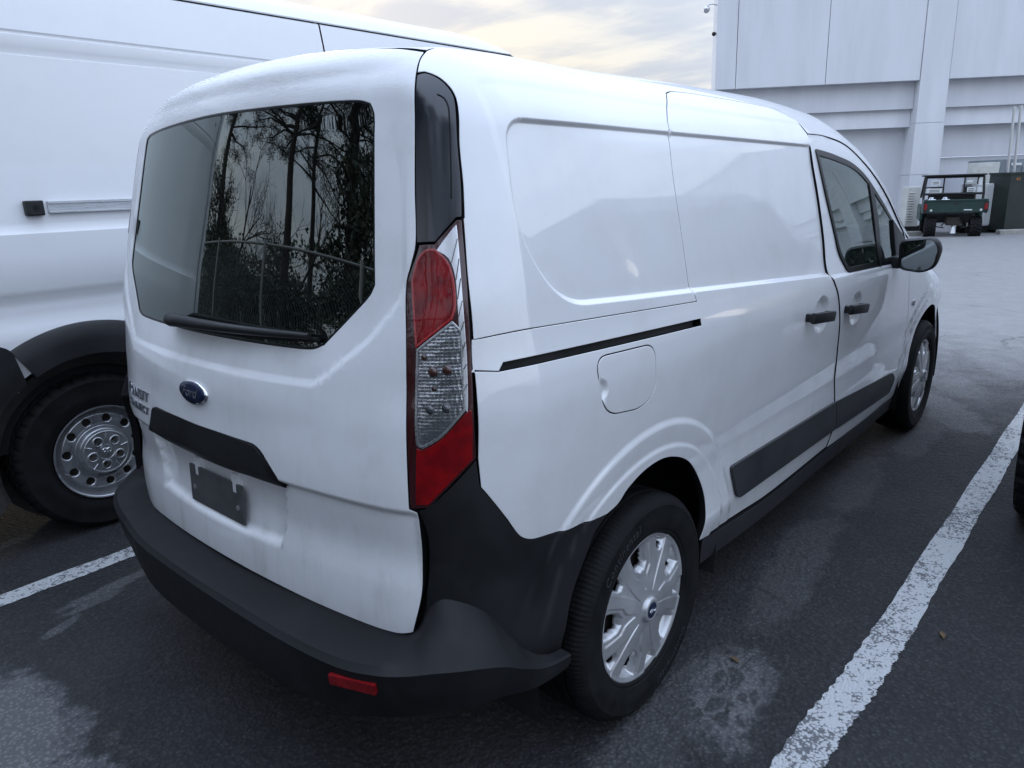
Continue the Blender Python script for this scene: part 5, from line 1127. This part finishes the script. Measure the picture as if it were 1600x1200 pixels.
for k in range(12): mb = MB(); mb.box((-.09, -.212, .35+k*.085), (.18, .03, .03), rot=Matrix.Rotation(.5, 3, 'X')); mb.build('louvre', CREAM, t)
mb = MB(); mb.box((0, 0, .10), (.9, .6, .14)); mb.build('plinth', DARK, t)
for k, (r_, lab) in enumerate(((2.14, 'left one of two slim metal posts rising behind the utility vehicle'), (2.31, 'right one of two slim metal posts rising behind the utility vehicle'))):
    t = local_thing('metal_post', lab, 'post', r_+.02+.06*k, 1.2+.05*k, group='pair of metal posts'); mb = MB(); mb.tube([(.10, 0, .6), (.0, 0, 3.70+.03*k)], .042, 10); mb.build('pipe', ALU, t); mb = MB(); mb.tube([(.0, 0, 3.70+.03*k), (.0, 0, 3.78+.03*k)], .052, 10); mb.build('cap', ALU, t)
    mb = MB(); mb.tube([(.10, 0, .0), (.10, 0, .62)], .05, 10); mb.build('base_sleeve', GCAB, t)
# ------------------------------------------------------------------ utility vehicle
UT = local_thing('utility_vehicle', 'green utility vehicle with cargo bed and roll cage parked facing the white building', 'utility vehicle', 0, 0, -.45, rot=math.radians(-26))
UGR = mat('green_bed_plastic', var((.008, .030, .025), (.012, .042, .034), 5), rough=.45)
BLK = mat('black_frame_tube', color=(.010, .011, .012), rough=.5)
mb = MB(); mb.box((0, .02, .94), (1.60, .05, .36), bev=.02); tgt_ = mb.build('tailgate', UGR, UT)
mb = MB(); mb.box((0, -.012, 1.115), (1.64, .05, .05), bev=.01); mb.build('bed_rim', UGR, UT)
for s_ in (-1, 1):
    mb = MB(); mb.box((s_*.80, .50, .93), (.06, 1.0, .40), bev=.02); mb.build('bed_side', UGR, UT)
    mb = MB(); mb.box((s_*.79, .00, .92), (.10, .06, .30), bev=.01); mb.build('lamp_housing', BLK, UT)
    mb = MB(); mb.box((s_*.775, -.035, .93), (.075, .03, .17), bev=.01); mb.build('taillight', REFL, UT)
mb = MB(); mb.box((.02, -.015, 1.03), (.12, .03, .05), bev=.01); mb.build('latch', BLK, UT)
mb = MB(); mb.box((.33, -.010, .835), (.21, .008, .028)); mb.build('decal', WCAB, UT)
for s_ in (-.62, .66): mb = MB(); mb.tube([(s_, -.014, .83), (s_, -.004, .83)], .035, 10); mb.build('round_sticker', CREAM, UT)
mb = MB(); mb.box((0, .5, .78), (1.5, 1.0, .05)); mb.build('bed_floor', BLK, UT)
cg = MB()
for s_ in (-1, 1):
    cg = MB(); cg.tube([(s_*.78, 1.06, .70), (s_*.80, 1.06, 1.30), (s_*.76, 1.10, 1.78)], .035, 8); cg.build('cage_post', BLK, UT)
    cg = MB(); cg.tube([(s_*.76, 1.10, 1.78), (s_*.74, 2.1, 1.80), (s_*.78, 2.7, 1.15)], .03, 8); cg.build('cage_rail', BLK, UT)
    mb = MB(); mb.box((s_*.80, 1.9, .70), (.10, 1.6, .50), bev=.05); mb.build('side_body', UGR, UT)
cg = MB(); cg.tube([(-.76, 1.10, 1.78), (.76, 1.10, 1.78)], .03, 8); cg.build('cage_bar', BLK, UT)
cg = MB(); cg.tube([(-.78, 1.06, 1.28), (.78, 1.06, 1.28)], .035, 8); cg.build('cage_bar', BLK, UT)
cg = MB(); cg.tube([(-.80, 1.08, 1.48), (-.28, 1.08, 1.48)], .02, 8); cg.build('cage_bar', BLK, UT)
for s_ in (-.28, .27): cg = MB(); cg.tube([(s_, 1.08, 1.28), (s_, 1.10, 1.78)], .022, 8); cg.build('cage_bar', BLK, UT)
mb = MB(); mb.box((0, 1.75, 1.835), (1.66, 1.5, .05), bev=.02); mb.build('roof', BLK, UT)
mb = MB(); mb.box((0, 1.09, 1.53), (1.50, .006, .50)); mb.build('rear_screen', CLENS, UT)
for a, b, w_, h_ in ((-.50, 1.62, .24, .16), (-.52, 1.38, .40, .14), (.68, 1.62, .10, .22), (.68, 1.38, .12, .17), (.46, 1.40, .22, .14), (.40, 1.64, .16, .06)):
    mb = MB(); mb.box((a, 1.070, b), (w_, .006, h_)); st_ = mb.build('sticker', WCAB, UT)
    if h_ > .12 and w_ > .2:
        for q in range(2): mb = MB(); mb.box((a, 1.064, b-.03+.05*q), (w_*.7, .003, .018)); mb.build('dark_print', BLK, st_)
mb = MB(); mb.box((0, 1.5, 1.0), (1.3, .12, .55), bev=.05); mb.build('seat_back', BLK, UT)
for s_ in (-.42, .42):
    mb = MB(); mb.box((s_, 1.5, 1.38), (.26, .10, .20), bev=.04); mb.build('head_rest', BLK, UT)
mb = MB(); mb.tube([(-.42+.17*math.cos(a), 2.05, 1.30+.17*math.sin(a)) for a in np.linspace(0, 6.283, 17)], .018, 6, caps=False); mb.build('steering_wheel', BLK, UT)
mb = MB(); mb.box((0, 1.9, .55), (1.3, 1.6, .30), bev=.05); mb.build('chassis', BLK, UT)
mb = MB(); mb.box((0, 2.75, .85), (1.3, .5, .5), bev=.12); mb.build('front_cowl', UGR, UT)
for s_ in (-1, 1):
    for q in ((.12, .45, .62, .78), (.30, .35, .10, .62), (.22, .30, .55, .36)):
        mb = MB(); mb.tube([(s_*q[0], .25, q[3] if q[3] > .7 else q[1]), (s_*q[2], .25, q[1] if q[3] > .7 else q[3])], .020, 6); mb.build('suspension_arm', BLK, UT)
mb = MB(); mb.box((0, .45, .50), (.36, .5, .26), bev=.05); mb.build('axle_casing', BRAKE, UT)
mb = MB(); mb.tube([(0, -.12, .30), (0, .3, .36)], .03, 8); mb.build('hitch_bar', ALU, UT); mb = MB(); mb.tube([(0, -.12, .16), (0, -.12, .24), (0, -.12, .36)], .05, 10, radii=[.07, .055, .03]); mb.build('hitch_ball', WCAB, UT, smooth=True)
uw = thing('wheel', None, None, (-.59, .28, .315)); uw.parent = UT; uw.rotation_euler = (0, 0, math.pi/2)
V, Fc = tyre_mesh(R=.32, rim=.16, w=.29, segs=96, lug=6, knob=True); mb = MB(); mb.add(V, Fc); mb.build('tyre', RUBB, uw); mb = MB(); mb.tube([(0, -.05, 0), (0, .05, 0)], .162, 20); mb.build('rim', BLK, uw)
for p_ in ((.59, .28, .315), (-.59, 2.45, .315), (.59, 2.45, .315)): c = copy_tree(uw, UT); c.location = p_
JUG = mat('white_jug_plastic', color=(.72, .74, .78), rough=.5)
for k, (x_, lab) in enumerate(((-.60, 'left white plastic jug in the green cargo bed'), (-.24, 'right white plastic jug in the green cargo bed'))):
    jr = YAW-math.pi/2-math.radians(26); px = Q2[0]+math.cos(jr)*x_-math.sin(jr)*.38; py = Q2[1]+math.sin(jr)*x_+math.cos(jr)*.38; t = thing('jug', lab, 'jug', (px, py, -.45+.805), jr, 'white jugs in the cargo bed')
    mb = MB(); mb.box((0, 0, .17), (.24, .17, .34), bev=.05); mb.build('jug_body', JUG, t, smooth=True); mb = MB(); mb.tube([(0, 0, .33), (0, 0, .40)], .035, 10); mb.build('cap', JUG, t); mb = MB(); mb.tube([(-.08, 0, .32), (-.06, 0, .385), (.0, 0, .385)], .014, 6); mb.build('handle', JUG, t)
# ------------------------------------------------------------------ behind the photographer: fence, pines, bare trees, shrubs (they mirror in the rear window)
GALV = mat('galvanised_wire', color=(.30, .31, .31), rough=.45, metal=.7)
FX = -4.6; FT = 2.5
FN = thing('chain_link_fence', 'chain link fence along the edge of the car park behind the vans', 'fence', (FX, 0, 0))
mb = MB(); mb.tube([(0, -9, FT), (0, 13, FT)], .021, 8); mb.build('top_rail', GALV, FN)
for k in range(9): mb = MB(); mb.tube([(0.03, -8.5+2.6*k, -.2), (0.03, -8.5+2.6*k, FT+.05)], .032, 8); mb.build('post', GALV, FN)
V = []; Fc = []; st = .085
def wire(y0, z0, y1, z1):
    b = len(V); d = .0022; V.extend([(0, y0-d, z0-d*.0), (0, y0+d, z0), (d*2, y0, z0), (0, y1-d, z1), (0, y1+d, z1), (d*2, y1, z1)]); Fc.extend([(b, b+1, b+4, b+3), (b+1, b+2, b+5, b+4), (b+2, b, b+3, b+5)])
y = -9-FT
while y < 13:
    for sg in (1, -1):
        a0, z0, a1, z1 = (y, .0, y+FT, FT) if sg > 0 else (y+FT, .0, y, FT)
        if max(a0, a1) > -9 and min(a0, a1) < 13: wire(a0, z0, a1, z1)
    y += st
o = mesh_obj('wire_mesh', V, Fc, GALV, FN, smooth=False); o['kind'] = 'stuff'
BARK = mat('pine_bark', var((.035, .028, .024), (.085, .070, .058), 9, (.8, .95), (16, .9, .02), 6, (1, 1, .25)), rough=.9)
NEED = mat('pine_needles', var((.016, .026, .014), (.040, .056, .028), 3), rough=.7)
LEAF = mat('shrub_leaves', var((.018, .030, .014), (.045, .065, .030), 3), rough=.5)
def tuft_cloud(centres, size, per, leaf, rg):
    """needle tufts / leaves as small thin triangles and quads round each centre"""
    C_ = np.repeat(np.asarray(centres), per, 0); n = len(C_); P = C_+rg.normal(0, 1, (n, 3))*np.array(size)*.45
    a = rg.normal(0, 1, (n, 3)); a /= np.linalg.norm(a, axis=1, keepdims=True); b = np.cross(a, rg.normal(0, 1, (n, 3))); b /= np.linalg.norm(b, axis=1, keepdims=True)
    l = leaf[0]*rg.uniform(.6, 1.3, (n, 1)); w_ = leaf[1]*rg.uniform(.6, 1.3, (n, 1))
    V = np.stack([P-a*l, P-b*w_, P+a*l, P+b*w_], 1).reshape(-1, 3); Fc = np.arange(4*n).reshape(-1, 4); return V, Fc
def fast_mesh(name, V, Fc, m, par):
    me = bpy.data.meshes.new(name); n = len(Fc); me.vertices.add(len(V)); me.vertices.foreach_set('co', np.asarray(V, 'f').ravel()); me.loops.add(4*n); me.loops.foreach_set('vertex_index', np.asarray(Fc, 'i').ravel()); me.polygons.add(n); me.polygons.foreach_set('loop_start', np.arange(0, 4*n, 4)); me.update(calc_edges=True); me.materials.append(m)
    o = bpy.data.objects.new(name, me); COL.objects.link(o); o.parent = par; return o
def pine(x, y, h, lab, seed, crown=.55):
    rg = np.random.default_rng(seed); t = thing('pine_tree', lab, 'tree', (x, y, -.1), 0, 'pine trees behind the fence')
    lean = rg.normal(0, .35, 2); tr = [(lean[0]*k**1.5, lean[1]*k**1.5, h*k) for k in np.linspace(0, 1, 12)]
    mb = MB(); mb.tube(tr, .2, 10, radii=list(np.interp(np.linspace(0, 1, 12), [0, .08, 1], [.30, .22, .04]))); mb.build('trunk', BARK, t, smooth=True)
    cen = []; mb = MB()
    for k in range(60):
        f = 1-crown+crown*rg.uniform(0, 1)**.9; z = h*f; a = rg.uniform(0, 2*math.pi); ln = (1.1-f)*h*.36+.7; bx, by = lean[0]*f**1.5, lean[1]*f**1.5
        pts = [(bx, by, z)]
        for q in range(1, 5): r_ = ln*q/4; pts.append((bx+r_*math.cos(a)+rg.normal(0, .12), by+r_*math.sin(a)+rg.normal(0, .12), z+.10*r_-.05*r_*r_/ln+rg.normal(0, .1)))
        mb.tube(pts, .03, 5, radii=[.055, .042, .03, .018, .008], caps=False)
        for q in (2, 3, 4):
            for _ in range(4): cen.append(np.array(pts[q])+rg.normal(0, .28, 3)*np.array([1, 1, .6]))
    o = mb.build('limbs', BARK, t, smooth=True, fix=False); o['kind'] = 'stuff'
    V, Fc = tuft_cloud(cen, (.36, .36, .22), 36, (.12, .013), rg); fast_mesh('crown', V, Fc, NEED, t); return t
PN = [(-9.5, 3.2, 14, 'tall straight pine nearest the fence behind the vans'), (-11., 6.4, 16, 'tall pine leaning slightly, second from the fence'), (-13.5, 4.6, 17, 'thick pine trunk between two thinner pines'), (-10.2, 9.6, 15, 'pine with a low crown far along the fence'), (-14.5, 9.0, 18, 'tallest pine in the row behind the fence'), (-12.5, 1.2, 15, 'pine with a dense dark crown behind the small van'), (-15., -3.5, 16, 'pine standing apart to the right of the group'), (-8.2, 14.0, 15, 'pine beyond the tall van near the fence end'), (-16., 13., 18, 'pine at the back left of the group'), (-12., -8., 14, 'pine furthest right behind the fence')]
for k, (x_, y_, h_, lb) in enumerate(PN): pine(x_, y_, h_, lb, 50+k)
def bare_tree(x, y, h, lab, seed):
    rg = np.random.default_rng(seed); t = thing('bare_tree', lab, 'tree', (x, y, -.1)); mb = MB(); tw = MB()
    def br(p, d, l, r_, lev):
        n = 5; pts = [p]; dd = d
        for _ in range(n): dd = dd+rg.normal(0, .10, 3)+np.array([0, 0, .03]); dd /= np.linalg.norm(dd); pts.append(pts[-1]+dd*l/n)
        (mb if lev < 1 else tw).tube(pts, r_, 7 if lev < 2 else 3, radii=list(np.linspace(r_, r_*.5, n+1)), caps=False)
        if lev < 5:
            for k in range(4 if lev < 4 else 3):
                q = pts[rg.integers(2, n+1)]; a = rg.normal(0, 1, 3); nd = dd*.75+a/np.linalg.norm(a)*.62; nd[2] = abs(nd[2])*.8+.05; nd /= np.linalg.norm(nd); br(q, nd, l*.66, r_*.5, lev+1)
    br(np.array([0., 0, 0]), np.array([.05, .0, 1.]), h*.36, .11, 0)
    mb.build('trunk', BARK, t, smooth=True, fix=False); o = tw.build('twigs', BARK, t, smooth=False, fix=False); o['kind'] = 'stuff'
bare_tree(-8.2, 4.4, 8, 'bare thin-branched tree close behind the fence', 5); bare_tree(-8.6, 7.0, 8.5, 'bare forked tree between the nearest pines', 9); bare_tree(-7.6, 9.6, 8, 'bare twiggy tree beyond the tall van', 12)
def shrub(x, y, h, w_, lab, seed, n=260):
    rg = np.random.default_rng(seed); t = thing('evergreen_shrub', lab, 'shrub', (x, y, -.1), 0, 'evergreen shrubs along the fence'); mb = MB()
    for k in range(7): a = rg.uniform(0, 6.28); mb.tube([(0, 0, 0), (.25*w_*math.cos(a), .25*w_*math.sin(a), h*.5), (.4*w_*math.cos(a), .4*w_*math.sin(a), h*.85)], .03, 5, radii=[.04, .025, .01])
    o = mb.build('stems', BARK, t, fix=False); o['kind'] = 'stuff'
    cen = []
    for k in range(n): a = rg.uniform(0, 6.28); z = rg.uniform(.06, 1); r_ = w_*.5*math.sqrt(max(.05, 1-(z*1.05-.35)**2*1.3))*rg.uniform(.55, 1.08); cen.append((r_*math.cos(a), r_*math.sin(a), z*h*rg.uniform(.9, 1.08)))
    V, Fc = tuft_cloud(cen, (.32, .32, .28), 60, (.06, .03), rg); fast_mesh('foliage', V, Fc, LEAF, t)
for k, (x_, y_, h_, w_, lb) in enumerate(((-6.8, 2.7, 4.4, 2.8, 'large dark shrub behind the fence, right of the bare trees'), (-7.0, -4.6, 3.6, 2.6, 'rounded shrub behind the fence near the off-roader side'), (-6.8, 5.4, 2.3, 2.8, 'low shrub behind the fence between the vans'), (-6.9, 8.1, 2.5, 3.0, 'mid height shrub behind the fence beyond the tall van'), (-6.6, .2, 1.6, 2.6, 'lowest shrub at the foot of the fence'), (-7.0, 11., 3.2, 3.2, 'tall leafy shrub at the far end of the fence'), (-7.8, 14.6, 5.2, 3.8, 'bushy shrub under the far pines'), (-8.0, -7.5, 4.5, 3.0, 'broad shrub furthest right behind the fence'))): shrub(x_, y_, h_, w_, lb, 90+k)
WD = []; rgw = np.random.default_rng(4)
for k in range(900): WD.append((-24+rgw.normal(0, 1.5), rgw.uniform(-30, 45), rgw.uniform(0, 1)**.8*(6+2.5*math.sin(k*.9))))
V, Fc = tuft_cloud(WD, (1.6, 1.6, 1.0), 55, (.22, .12), rgw); o = fast_mesh('far_wood', V, Fc, LEAF, None); tag(o, 'dark mass of woodland far behind the fence', None, None, 'stuff')
# leaf litter
LF = mat('dry_leaf', color=(.12, .075, .035), rough=.7)
for k, (x_, y_, a, lb) in enumerate(((.88, -1.455, .4, 'dry brown leaf on the asphalt right of the parking line'), (-.42, .62, 2., 'small dry leaf on the asphalt behind the bumper'), (.35, -.99, 1.2, 'tan leaf scrap on the dusty tyre print'))):
    V = [(-.022, 0, .001), (0, -.009, .006), (.024, 0, .003), (0, .009, .007), (0, 0, .002)]; o = mesh_obj('fallen_leaf', V, [(0, 1, 4), (1, 2, 4), (2, 3, 4), (3, 0, 4)], LF, None, smooth=False); o.location = (x_, y_, .004); o.rotation_euler = (0, 0, a); tag(o, lb, 'leaf')
